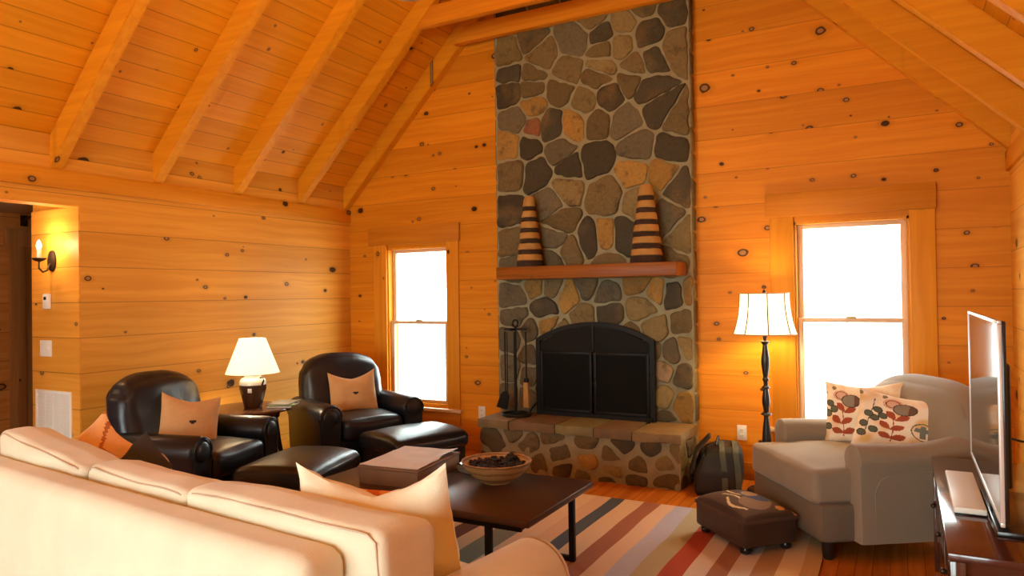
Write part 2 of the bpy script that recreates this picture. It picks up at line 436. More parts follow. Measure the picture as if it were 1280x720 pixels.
tie(-.70, 3.88, 4.05, .04, 'pine tie beam between the fourth pair of rafters')

# windows
def window(name, W, hy, label, casx, headx, headz, apron):
    x0, x1, z0, z1 = W
    w = bpy.data.objects.new(name, None); COL.objects.link(w); S(w, label)
    g = G()
    for a, b in ((x0, x0+.02), (x1-.02, x1)): g.box(a, b, .0, .15, z0, z1)
    g.box(x0, x1, 0, .15, z1-.02, z1); g.box(x0, x1, 0, .15, z0, z0+.02)
    link('window_jamb', g, M_trimv, w, smooth=False)
    zm = (z0+z1)/2+.03
    def sash(nm, za, zb, y):
        s = G(); f = .042
        s.box(x0+.02, x0+.02+f, y-.018, y+.018, za, zb, .004); s.box(x1-.02-f, x1-.02, y-.018, y+.018, za, zb, .004)
        s.box(x0+.02+f, x1-.02-f, y-.018, y+.018, za, za+f*.8, .004); s.box(x0+.02+f, x1-.02-f, y-.018, y+.018, zb-f*.8, zb, .004)
        so = link(nm, s, M_sash, w)
        link('window_pane', G().box(x0+.05, x1-.05, y-.003, y+.003, za+.02, zb-.02), M_glass, so, smooth=False)
    sash('upper_sash', zm-.018, z1-.02, .085); sash('lower_sash', z0+.02, zm+.018, .045)
    link('sash_lock', G().box((x0+x1)/2-.035, (x0+x1)/2+.035, .02, .045, zm+.016, zm+.03, .004), M_brass, w)
    link('window_casing', G().box(casx[0], x0+.004, -.022, 0, z0-.02, headz[0], .003).box(x1-.004, casx[1], -.022, 0, z0-.02, headz[0], .003), M_trimv, w)
    link('window_header', G().box(headx[0], headx[1], -.035, 0, headz[0], headz[1], .004), M_trimh, w)
    link('window_sill', G().box(casx[0]-.03, casx[1]+.03, -.06, .02, z0-.045, z0-.015, .006), M_sash, w)
    link('window_apron', G().box(casx[0], casx[1], -.022, 0, z0-.045-apron, z0-.045, .003), M_trimh, w)
window('window_1', W1, 0, 'tall double hung window beside the chimney in the corner', (-4.86, -3.81), (-4.92, -3.79), (2.035, 2.215), .13)
window('window_2', W2, 0, 'tall double hung window behind the floor lamp', (-.905, .213), (-.935, .222), (2.07, 2.255), .1)
w = bpy.data.objects.new('window_3', None); COL.objects.link(w); S(w, 'wide window in the rear wall')
g = G()
for i in range(5):
    xx = W3[0]+(W3[1]-W3[0])*i/4; g.box(xx-.04, xx+.04, YB-.12, YB-.02, W3[2], W3[3])
g.box(W3[0], W3[1], YB-.12, YB-.02, W3[2], W3[2]+.06); g.box(W3[0], W3[1], YB-.12, YB-.02, W3[3]-.06, W3[3])
link('window_frame', g, M_sash, w, smooth=False)
link('window_pane', G().box(W3[0], W3[1], YB-.075, YB-.069, W3[2], W3[3]), M_glass, w, smooth=False)

# outside
S(link('ground', G().box(-40, 40, -45, 45, -.6, -.5), M_snow, smooth=False), 'pale bright ground outside the windows')
g = G(); rr = random.Random(5)
def twig(p, dr, L, r, dep):
    q = p+dr*L; g.tube([p, (p+q)/2+Vector((rr.uniform(-.03, .03), 0, rr.uniform(-.03, .03)))*L, q], [r, r*.8, r*.6], 6)
    if dep:
        for _ in range(3):
            d2 = (dr+Vector((rr.uniform(-.7, .7), rr.uniform(-.5, .5), rr.uniform(-.1, .5)))).normalized(); twig(p+dr*L*rr.uniform(.5, 1), d2, L*.6, r*.55, dep-1)
twig(Vector((0, 0, 0)), Vector((0, 0, 1)), 1.1, .05, 3)
t = link('bare_sapling', g, M_twig, loc=(-1.05, 9, -.5)); tag(t, 'bare grey sapling far outside beyond the lower pane', 'tree')

# ------------------------------------------------------------------ fireplace
fp = thing('fireplace', 'tall fieldstone chimney with raised stone hearth and timber mantel shelf', 'fireplace', (0, 0, 0))
PAL = {'t': (.21, .155, .062), 'b': (.145, .105, .045), 'd': (.060, .049, .031), 'g': (.118, .098, .058), 'o': (.30, .17, .04), 'p': (.28, .20, .115), 'r': (.20, .075, .035)}
STONES = [(-3.16, 3.74, 't'), (-2.95, 3.82, 'd'), (-2.84, 3.64, 'b'), (-2.5, 3.74, 'g'), (-2.24, 3.73, 'd'), (-2.23, 3.61, 'b'), (-2.08, 3.62, 't'), (-2.05, 3.81, 't'), (-1.83, 3.67, 'd'), (-1.62, 3.84, 'd'), (-1.6, 3.52, 'b'), (-1.8, 3.44, 'd'), (-1.94, 3.4, 'b'), (-2.26, 3.45, 't'), (-3.14, 3.53, 'd'), (-2.92, 3.5, 'b'), (-2.58, 3.47, 'b'), (-2.33, 3.92, 'b'), (-1.88, 3.93, 'b'), (-2.65, 3.32, 'b'), (-2.29, 3.39, 'b'), (-2.19, 3.19, 'd'), (-2.41, 3.18, 't'), (-1.83, 3.2, 'd'), (-1.98, 3.3, 'b'), (-2.94, 3.38, 'b'), (-3.15, 3.39, 'd'), (-2.93, 3.21, 'o'), (-3.09, 3.11, 'g'), (-2.93, 3.02, 'r'), (-2.74, 3.01, 'd'), (-2.52, 3.0, 'o'), (-2.3, 2.99, 'b'), (-2.04, 2.96, 'g'), (-1.76, 3.02, 'd'), (-1.94, 2.74, 'g'), (-1.66, 2.69, 'd'), (-3.16, 2.88, 'o'), (-2.98, 2.86, 'd'), (-2.66, 2.76, 'g'), (-2.32, 2.66, 'd'), (-3.15, 2.62, 'b'), (-2.89, 2.59, 'd'), (-2.58, 2.62, 'd'), (-2.61, 2.44, 't'), (-1.99, 2.51, 'o'), (-2.23, 2.36, 'b'), (-1.72, 2.49, 'o'), (-1.58, 2.37, 'd'), (-1.55, 1.95, 't'), (-1.72, 2.12, 'g'), (-2.77, 2.33, 'g'), (-2.67, 2.12, 'b'), (-3.17, 2.26, 'd'), (-3.14, 1.99, 'b'), (-2.39, 1.95, 'd'), (-2.23, 1.97, 'o'), (-2.09, 1.97, 'd'), (-2.56, 1.89, 'b'), (-1.93, 2.28, 't'), (-2.71, 2.01, 'g'), (-1.59, 2.91, 'b'), (-2.92, 1.58, 'o'), (-2.76, 1.57, 'b'), (-3.15, 1.47, 'g'), (-2.84, 1.37, 'd'), (-2.59, 1.49, 'o'), (-2.41, 1.56, 'g'), (-2.26, 1.5, 'g'), (-1.95, 1.59, 'o'), (-1.91, 1.38, 't'), (-2.24, 1.32, 'd'), (-2.44, 1.3, 't'), (-1.8, 1.5, 'o'), (-1.65, 1.48, 'd'), (-1.51, 1.49, 'o'), (-1.56, 1.26, 'b'), (-1.83, 1.2, 't'), (-2.81, 1.21, 'o'), (-2.99, 1.17, 'g'), (-3.13, 1.3, 'g'), (-2.98, 0.95, 'g'), (-2.98, 0.76, 'g'), (-3.18, 1.08, 'g'), (-1.65, 1.0, 'g'), (-1.76, 0.85, 'p'), (-1.57, 0.82, 'd'), (-1.76, 0.63, 't'), (-1.58, 0.57, 'o'), (-1.76, 0.45, 'd'), (-3.21, 0.82, 'g'), (-3.21, 0.56, 'g'), (-3.02, 0.54, 'g'), (-1.54, 1.04, 't'), (-2.69, 1.13, 'b'), (-2.46, 1.09, 'b'), (-2.23, 1.06, 'b'), (-2.02, 1.1, 'b'), (-2.69, 0.84, 'd'), (-2.39, 0.85, 'd'), (-2.09, 0.86, 'd'), (-2.7, 0.55, 'd'), (-2.39, 0.57, 'd'), (-2.1, 0.59, 'd'), (-1.86, 1.0, 'b'), (-2.85, 0.98, 'd'), (-2.85, 0.69, 'd'), (-1.9, 0.73, 'd'), (-1.9, 0.5, 'd'), (-1.66, 1.73, 'b'), (-2.22, 1.75, 'b'), (-2.76, 1.77, 'g'), (-3.1, 1.74, 'g'), (-2.11, 4.12, 'b'), (-2.48, 4.15, 'd'), (-2.8, 4.12, 'g'), (-3.13, 4.08, 'd'), (-1.69, 4.09, 't'), (-1.96, 4.29, 'g'), (-2.33, 4.37, 'b'), (-2.71, 4.39, 't'), (-3.04, 4.36, 'b'), (-1.49, 4.14, 'd'), (-3.12, 4.63, 'g')]
def clip(poly, p, nrm):
    out = []
    for i in range(len(poly)):
        a, b = poly[i], poly[(i+1) % len(poly)]
        da = (a[0]-p[0])*nrm[0]+(a[1]-p[1])*nrm[1]; db = (b[0]-p[0])*nrm[0]+(b[1]-p[1])*nrm[1]
        if da <= 0: out.append(a)
        if (da < 0 < db) or (db < 0 < da):
            t = da/(da-db); out.append((a[0]+(b[0]-a[0])*t, a[1]+(b[1]-a[1])*t))
    return out
def stonework(g, seeds, rect, P, gap=.014, rise=.035, seed=1):
    """P(u, v, h) maps wall coordinates and height above the mortar to space"""
    rd = random.Random(seed)
    for i, (sx, sz, c) in enumerate(seeds):
        poly = [(rect[0], rect[2]), (rect[1], rect[2]), (rect[1], rect[3]), (rect[0], rect[3])]
        for j, (tx, tz, _) in enumerate(seeds):
            if i == j: continue
            dx, dz = tx-sx, tz-sz; L = math.hypot(dx, dz)
            if L < 1e-4 or L > 1.6: continue
            gp = gap*rd.uniform(.35, 1.7)
            poly = clip(poly, (sx+dx/2-dx/L*gp, sz+dz/2-dz/L*gp), (dx/L, dz/L))
            if len(poly) < 3: break
        if len(poly) < 3: continue
        # roughen and round the outline
        pts = []
        for k in range(len(poly)):
            a, b = poly[k], poly[(k+1) % len(poly)]
            L = math.hypot(b[0]-a[0], b[1]-a[1])
            n = max(1, int(L/.022))
            for q in range(n):
                t = q/n; pts.append((a[0]+(b[0]-a[0])*t, a[1]+(b[1]-a[1])*t))
        for it in range(3):
            m = len(pts)
            pts = [((pts[k-1][0]+2*pts[k][0]+pts[(k+1) % m][0])/4, (pts[k-1][1]+2*pts[k][1]+pts[(k+1) % m][1])/4) for k in range(m)]
        pts = [(p[0]+noise.noise((p[0]*14, p[1]*11, i*.7))*.017, p[1]+noise.noise((p[0]*14, p[1]*14, i*.7+50))*.017) for p in pts]
        cx = sum(p[0] for p in pts)/len(pts); cz = sum(p[1] for p in pts)/len(pts)
        hh = rise*rd.uniform(.65, 1.25); tx, tz = rd.uniform(-.09, .09), rd.uniform(-.09, .09)
        rings = []
        for sc, h in ((1, -.01), (.985, hh*.55), (.93, hh*.9), (.7, hh), (.35, hh)):
            ring = []
            for p in pts:
                u, v = cx+(p[0]-cx)*sc, cz+(p[1]-cz)*sc
                e = (u-cx)*tx+(v-cz)*tz if h > 0 else 0
                e += noise.noise((u*16, v*16, i)) * .009 if sc < .98 and h > 0 else 0
                ring.append(P(u, v, max(h+e, .002) if h > 0 else h))
            rings.append(ring)
        k = rd.uniform(.8, 1.2); bc = tuple(x*k for x in PAL[c])
        g.loft(rings, col=bc)
CX0, CX1, CY = -3.315, -1.492, -.10
CTOP = roof(CX1)-.02 if roof(CX1) < roof(CX0) else roof(CX0)-.02
g = G().prism([(CX0, .0), (CX1, .0), (CX1, roof(CX1)), (XM, RIDGE), (CX0, roof(CX0))], 'y', CY, -.002)
link('chimney_mortar', g, M_mortar, fp, smooth=False)
rd = random.Random(3)
seeds = list(STONES)
for zz in (4.55, 4.85, 5.15):
    for k in range(7): seeds.append((CX0+.13+k*.26+rd.uniform(-.07, .07), zz+rd.uniform(-.08, .08), rd.choice('tbdgb')))
g = G(); stonework(g, seeds, (CX0+.012, CX1-.012, .43, 4.5), lambda u, v, h: (u, CY-h, v), .0085, .022)
link('chimney_stones', g, M_stone, fp, angle=50)
# right and left flanks of the chimney
for xs, sg in ((CX1, 1), (CX0, -1)):
    z = .45; g = G()
    while z < 4.2:
        hgt = rd.uniform(.14, .3)
        g.box(xs-.02 if sg > 0 else xs-.012, xs+.012 if sg > 0 else xs+.02, CY+.004, -.006, z, z+hgt-.025, .008, col=PAL[rd.choice('tbgt')]); z += hgt
    link('flank_stones', g, M_stone, fp)
# hearth
HX0, HX1, HY, HZ = -3.262, -1.47, -.585, .43
g = G().box(HX0+.02, HX1-.02, HY+.02, CY, 0, HZ-.07); link('hearth_core', g, M_mortar, fp, smooth=False)
hs = [(-3.1, .2, 'g'), (-2.95, .06, 'b'), (-2.78, .24, 'g'), (-2.7, .09, 'b'), (-2.5, .2, 'g'), (-2.45, .05, 'd'), (-2.23, .16, 'o'), (-2.04, .2, 'b'), (-2.04, .1, 't'), (-2.06, .02, 'd'),
      (-1.83, .17, 'b'), (-1.62, .2, 't'), (-1.6, .06, 'b'), (-1.85, .03, 'g'), (-2.3, .0, 'g'), (-1.94, .30, 'd'), (-1.70, .31, 'd'), (-2.25, .30, 'b'), (-2.55, .33, 'g'), (-2.9, .33, 'g'), (-3.2, .05, 'b'), (-1.5, .3, 't')]
g = G(); stonework(g, hs, (HX0+.02, HX1-.02, .0, .355), lambda u, v, h: (u, HY+.03-h, v), .018, .022, 5)
hs2 = [(-.12, .2, 'b'), (-.3, .1, 't'), (-.3, .28, 'g'), (-.48, .2, 't'), (-.5, .04, 'b')]
stonework(g, hs2, (HY+.03, CY, .0, .355), lambda u, v, h: (HX1-.03+h, u, v), .014, .022, 6)
link('hearth_stones', g, M_stone, fp, angle=50)
# capping slabs with chipped edges
g = G(); xs = [HX0, -2.95, -2.52, -2.18, -1.86, HX1]
cl = ['t', 'b', 't', 'b', 't']
for k in range(5):
    a, b = xs[k]+.004, xs[k+1]-.004; n = 10; ring0 = []
    out = [(a+(b-a)*i/n, HY-.012+noise.noise((a+i*.9, 2, k))*.016) for i in range(n+1)]
    out += [(b+(noise.noise((k, i*.7, 9))*.012 if k == 4 else 0), HY+(CY-HY)*i/n) for i in range(1, n)]
    out += [(b, CY), (a, CY)]
    c0 = tuple(x*rd.uniform(.9, 1.15) for x in PAL[cl[k]])
    cx = (a+b)/2; cy = (HY+CY)/2
    def rg(s, z, am): return [(cx+(p[0]-cx)*s, cy+(p[1]-cy)*s, z+noise.noise((p[0]*9, p[1]*9, z*20))*am) for p in out]
    g.loft([rg(.985, HZ-.075, .012), rg(1.0, HZ-.055, .01), rg(1.0, HZ-.022, .006), rg(.985, HZ-.004, .004), rg(.9, HZ, .003)], col=c0)
link('hearth_slabs', g, M_slab, fp, angle=50)
# mantel
g = G().box(-3.165, -1.54, -.40, CY, 1.632, 1.742, .008)
for v in g.v: v.z += noise.noise((v.x*3, v.y*3, 0))*.004
link('mantel_shelf', g, M_mantel, fp)

# fire screen
sc = thing('fireplace_doors', 'black arched metal fireplace doors standing on the stone hearth', 'fireplace doors', (-2.345, -.17, HZ))
def arch(hw, zs, zt, n=20, z0=0):
    a = [(-hw, z0), (hw, z0)]
    for i in range(n+1):
        t = 1-2*i/n; a.append((hw*t, zs+(zt-zs)*(1-abs(t)**2.1)))
    return a
hw = .545; po = arch(hw, .675, .825); pi = arch(hw-.04, .675-.02, .825-.04, z0=.035)
rings = [[(p[0], y, p[1]) for p in pl] for pl, y in ((pi, -.012), (po, -.012), (po, .02), (pi, .02))]
n = len(po); vs = [p for r in rings for p in r]; fs = []
for i in range(4):
    for k in range(n):
        a, b = i*n+k, i*n+(k+1) % n; c, dd = ((i+1) % 4)*n+(k+1) % n, ((i+1) % 4)*n+k
        fs.append([a, b, c, dd])
link('outer_frame', G().add(vs, fs), M_iron, sc)
link('arch_panel', G().prism([p for p in arch(hw-.042, .64, .785) if p[1] > .1]+[(-hw+.042, .565), (hw-.042, .565)], 'y', .0, .012), M_ironflat, sc, smooth=False)
for s in (-1, 1):
    a, b = sorted((s*.008, s*(hw-.045)))
    f = G()
    f.box(a, a+.025, -.02, .0, .038, .565, .003); f.box(b-.025, b, -.02, .0, .038, .565, .003)
    f.box(a+.025, b-.025, -.02, .0, .038, .063, .003); f.box(a+.025, b-.025, -.02, .0, .54, .565, .003)
    dr = link('door', f, M_iron, sc)
    link('door_glass', G().box(a+.02, b-.02, -.01, -.004, .05, .55), M_glassblk, dr, smooth=False)
    link('door_knob', G().ball((s*.022, -.033, .34), .010, 10), M_ironflat, dr)
link('center_bar', G().box(-.012, .012, -.014, .0, .565, .80, .003), M_iron, sc)
link('foot', G().tube([(-hw-.0, -.01, .10), (-hw-.03, -.05, .05), (-hw-.035, -.09, .008)], .009), M_iron, sc)
link('foot', G().tube([(hw-.03, -.012, .03), (hw-.03, -.05, .02), (hw-.03, -.075, .008)], .009), M_iron, sc)

# fire tools
ft = thing('fireplace_tool_set', 'black iron fireplace tools hanging on a round based stand', 'fireplace tools', (-3.01, -.34, HZ))
g = G()
for i in range(24):
    a = 2*PI*i/24
rg = [[(( .125+.014*math.cos(t))*math.cos(2*PI*k/28), (.125+.014*math.cos(t))*math.sin(2*PI*k/28)*.85, .014+.014*math.sin(t)) for k in range(28)] for t in [2*PI*j/8 for j in range(9)]]
g.loft(rg, caps=False); g.lathe([(.0, .002), (.115, .002), (.11, .012), (.0, .014)], 28)
link('base', g, M_iron, ft)
link('pole', G().tube([(0, 0, .01), (0, 0, .76)], .0085), M_iron, ft)
link('cross_bar', G().box(-.11, .11, -.01, .01, .755, .772, .003).box(-.01, .01, -.11, .11, .755, .772, .003), M_iron, ft)
ring = [(.026*math.sin(a), 0, .815+.030*-math.cos(a)) for a in [R(20+320*i/14) for i in range(15)]]
link('handle', G().tube([(0, 0, .765), (0, 0, .79)], .012).tube(ring, .009), M_iron, ft)
g = G().tube([(-.10, -.012, .745), (-.10, -.012, .21)], .006)
g.prism([(-.115, .215), (-.085, .215), (-.06, .175), (-.085, .05), (-.195, .07), (-.150, .185)], 'y', -.02, -.008, .003)
link('shovel', g, M_iron, ft)
g = G().tube([(.04, -.10, .745), (.04, -.10, .06), (.055, -.10, .04)], .006); link('poker', g, M_iron, ft)
b = link('brush', G().tube([(.1, .005, .745), (.1, .005, .33)], .007).box(.082, .118, -.012, .022, .29, .335, .005), M_iron, ft)
link('bristles', G().prism([(.08, .30), (.12, .30), (.128, .08), (.074, .08)], 'y', -.014, .022, .004), M_slice, b)
g = G().tube([(-.03, -.1, .745), (-.03, -.1, .12)], .005).tube([(-.055, -.1, .745), (-.05, -.1, .12)], .005); link('tongs', g, M_iron, ft)

# wooden trees on the mantel
def mantel_tree(x, y, z, w, h, n, label):
    t = thing('wooden_tree', label, 'ornament', (x, y, z), rd.uniform(-.3, .3), 'layered wooden trees on the mantel')
    link('base', G().lathe([(w*.5, 0), (w*.52, .02), (w*.5, h*.085)], 20), M_bark, t)
    z0 = h*.085; ph = (h-z0)/n
    for i in range(n):
        r0 = w/2*(1-.60*(i/n)); r1 = w/2*(1-.60*((i+.62)/n))
        pr = [(r0*.9, z0), (r0, z0+.008), (r1, z0+ph*.56), (r1*.9, z0+ph*.62)]
        if i == n-1: pr = [(r0*.9, z0), (r0, z0+.008), (r1*.95, z0+ph*.7), (r1*.75, z0+ph*.95), (.004, z0+ph)]
        sl = G().lathe(pr, 22)
        for v in sl.v:
            q = 1+noise.noise((v.x*25, v.y*25, v.z*30+i))*.09; v.x *= q; v.y *= q
        link('log_slice', sl, M_slice, t, angle=50)
        if i < n-1:
            bk = G().lathe([(r1*.90, z0+ph*.58), (r1*.97, z0+ph*.66), (r1*.95, z0+ph*.95), (r1*.88, z0+ph*1.02)], 22)
            for v in bk.v:
                q = 1+noise.noise((v.x*60, v.y*60, i))*.09; v.x *= q; v.y *= q
            link('bark_ring', bk, M_bark, t)
        z0 += ph
mantel_tree(-2.90, -.25, 1.7425, .23, .63, 6, 'shorter layered log tree at the left end of the mantel')
mantel_tree(-1.828, -.25, 1.7425, .262, .645, 6, 'wider layered log tree at the right end of the mantel')

# outlets, switch, thermostat, vent, sconce
def outlet(x, z, label):
    o = thing('wall_outlet', label, 'outlet', (x, 0, z))
    link('cover_plate', G().box(-.037, .037, -.008, 0, -.06, .06, .003), M_white, o)
    for dz in (-.022, .022):
        f = link('socket', G().box(-.016, .016, -.0105, -.006, dz-.014, dz+.014, .003), M_white, o)
        link('slots', G().box(-.008, -.005, -.0112, -.010, dz-.004, dz+.006).box(.005, .008, -.0112, -.010, dz-.004, dz+.006), M_blackpl, f, smooth=False)
outlet(-3.57, .37, 'white outlet on the pine wall between the corner window and hearth')
outlet(-1.145, .37, 'white outlet on the pine wall above the black bag')
YR = -2.882
o = thing('thermostat', 'small white thermostat on the return wall below the sconce', 'thermostat', (-5.586, YR, 1.5))
link('body', G().box(-.045, .045, -.025, 0, -.058, .058, .012), M_white, o); link('display', G().box(-.02, .012, -.0265, -.024, .012, .035), M_blackpl, o, smooth=False)
o = thing('light_switch', 'white switch plate on the return wall above the vent', 'switch', (-5.62, YR, 1.15))
link('cover_plate', G().box(-.075, .075, -.008, 0, -.06, .06, .003), M_white, o)
for dx in (-.035, .035): link('toggle', G().box(dx-.006, dx+.006, -.018, -.006, -.012, .012, .003), M_white, o)
o = thing('air_vent', 'white louvred return air vent low on the return wall', 'vent', (-5.525, YR, .60))
g = G()
for a in ((-.23, -.205, -.28, .24), (.205, .23, -.28, .24)): g.box(a[0], a[1], -.012, 0, a[2], a[3], .003)
g.box(-.205, .205, -.012, 0, .215, .24, .003).box(-.205, .205, -.012, 0, -.28, -.255, .003)
link('frame', g, M_white, o)
g = G()
for i in range(18):
    z = -.245+i*.0262
    g.add([(-.205, -.003, z), (.205, -.003, z), (.205, -.011, z+.025), (-.205, -.011, z+.025), (-.205, -.001, z), (.205, -.001, z), (.205, -.009, z+.025), (-.205, -.009, z+.025)], [[0, 1, 2, 3], [7, 6, 5, 4], [0, 4, 5, 1], [2, 6, 7, 3], [1, 5, 6, 2], [0, 3, 7, 4]])
for dx in (-.1, 0, .1): g.box(dx-.006, dx+.006, -.012, -.002, -.255, .215)
g.box(-.205, .205, -.0015, 0, -.255, .215)
link('louvres', g, M_white, o, smooth=False)
o = thing('wall_sconce', 'lit candle sconce with dark iron arm on the return wall', 'sconce', (-5.53, YR, 1.80))
g = G(); pr = [(.0, -.001), (.052, -.001), (.05, -.012), (.03, -.02), (0, -.022)]
g.loft([[(r*math.cos(2*PI*k/24), y, r*1.55*math.sin(2*PI*k/24)) for k in range(24)] for r, y in [(max(a, .001), b) for a, b in pr]])
link('backplate', g, M_bronze, o)
cx, cy = .056, -.125
link('arm', G().tube([(0, -.018, -.02), (.002, -.04, -.07), (.02, -.08, -.085), (cx-.002, cy, -.06), (cx, cy, .0)], .007), M_bronze, o)
link('drip_pan', G().lathe([(.006, -.012), (.03, -.004), (.05, .012), (.048, .015), (.01, .004)], 20, (cx, cy, 0)), M_bronze, o)
link('candle', G().lathe([(.0, 0), (.015, 0), (.015, .075), (.0, .076)], 14, (cx, cy, .004)), M_jugtop, o)
link('bulb', G().lathe([(.006, 0), (.016, .012), (.0175, .028), (.011, .05), (.002, .066)], 14, (cx, cy, .08)), M_bulb, o)
SCONCE = (-5.53+cx, YR+cy, 1.80+.115)

o = thing('hall_light', 'small dark bracket light high on the hall wall', 'light', (-7.0, -2.33, 2.235))
link('backplate', G().box(0, .015, -.03, .03, -.05, .05, .005), M_bronze, o)
link('arm', G().tube([(.01, 0, -.02), (.05, .0, .02), (.09, .03, .04), (.13, .07, .03), (.14, .08, -.01)], .011), M_bronze, o)
link('cup', G().lathe([(.01, 0), (.04, -.01), (.05, -.04), (.045, -.04), (.0, -.01)], 14, (.14, .08, -.01)), M_bronze, o)

# ceiling light
o = thing('ceiling_light', 'greenish glass ceiling light bowl hanging at the top edge', 'ceiling light', (XM, -2.85, 0))
zb = 3.088
link('canopy', G().lathe([(.0, RIDGE-.01), (.06, RIDGE-.03), (.06, RIDGE-.09), (.012, RIDGE-.12)], 20), M_bronze, o)
link('rod', G().tube([(0, 0, zb+.2), (0, 0, RIDGE-.1)], .011), M_bronze, o)
link('glass_bowl', G().lathe([(.0, 0), (.07, .004), (.13, .025), (.175, .065), (.19, .11), (.185, .11), (.165, .07), (.12, .032), (.06, .012), (0, .008)], 32, (0, 0, zb)), M_fglass, o)
link('fitter', G().lathe([(.012, .25), (.05, .22), (.07, .18), (.19, .125), (.195, .108), (.186, .108), (.06, .15), (.0, .17)], 28, (0, 0, zb)), M_bronze, o)

# ------------------------------------------------------------------ rug
STR = [('8a6a4a', .22), ('c9b08c', .16), ('7d8272', .15), ('c9b08c', .13), ('5e3322', .13), ('d3b893', .12), ('7d8272', .16), ('d6bfa2', .14), ('d0b294', .12),
       ('46525f', .10), ('d2b898', .14), ('9c6245', .12), ('d4b79a', .11), ('aeb0c6', .125), ('a9a184', .13), ('a84428', .12), ('cdc0b8', .11), ('9a6a52', .10), ('c9bdb4', .10), ('a78463', .11), ('d3bb98', .11), ('c4a06e', .09)]
tot = sum(s[1] for s in STR)
x = -.415-tot; RX0 = x; g = G(); ry0, ry1 = -3.5, -.985; ny = 40
for c, w in STR:
    cc = lin(c)[:3]
    for j in range(ny):
        a, b = ry0+(ry1-ry0)*j/ny, ry0+(ry1-ry0)*(j+1)/ny
        def wv(xx, yy): return xx if xx in (RX0,) else xx+noise.noise((xx*3, yy*2.2, 1))*.012
        g.add([(wv(x, a), a, .012), (wv(x+w, a), a, .012), (wv(x+w, b), b, .012), (wv(x, b), b, .012)], [[0, 1, 2, 3]], cc)
    x += w
bd = (.55, .42, .27)
g.box(RX0, -.415, ry0, ry1, .001, .0115, .004, col=bd)
tag(link('striped_rug', g, M_rug), 'large flat woven rug with multicoloured stripes running to the hearth', 'rug')

# ------------------------------------------------------------------ pillows
def pillow_mesh(w, h, t, n=36, pinch=.07, chop=0.0, seed=0, colf=None, wr=.006):
    g = G(); ids = {}; vs = []; fs = []; cs = []
    for sd in (1, -1):
        for i in range(n+1):
            for j in range(n+1):
                x, y = 2*i/n-1, 2*j/n-1
                edge = i in (0, n) or j in (0, n)
                if edge and (0, i, j) in ids: ids[(sd, i, j)] = ids[(0, i, j)]; continue
                b = max(0, (1-abs(x)**2.4)*(1-abs(y)**2.4))**.62
                X = w/2*x*(1-pinch*(1-y*y)); Z = h/2*y*(1-pinch*(1-x*x))
                if chop: Z -= chop*max(0, y+.2)/1.2*(.6*(1-x*x)+.4*(1-abs(x)))
                nn = noise.noise_vector((X*9+seed*5, Z*9, sd*3+seed))*wr + noise.noise_vector((X*22+seed*5, Z*22, sd*3+seed))*wr*.35
                k = 0 if edge else 1
                Y = sd*t/2*b
                ids[(sd, i, j)] = len(vs)
                if edge: ids[(0, i, j)] = len(vs)
                vs.append((X+nn.x*k, Y+nn.y*k*1.6, Z+h/2+nn.z*k))
        for i in range(n):
            for j in range(n):
                q = [ids[(sd, i, j)], ids[(sd, i+1, j)], ids[(sd, i+1, j+1)], ids[(sd, i, j+1)]]
                fs.append(q if sd < 0 else q[::-1])
                cs.append(colf((2*i+1)/n-1, (2*j+1)/n-1, sd) if colf else None)
    g.add(vs, fs, cs if colf else None); return g
def place(o, loc, rz=0, tilt=0, roll=0):
    """stand a pillow at loc, turned rz about the vertical, leaning back by tilt, rolled in its own plane"""
    m = Matrix.Translation(loc) @ Matrix.Rotation(rz, 4, 'Z') @ Matrix.Rotation(tilt, 4, 'X') @ Matrix.Rotation(roll, 4, 'Y')
    o.matrix_world = m
    o.location = m.to_translation(); o.rotation_euler = m.to_euler()

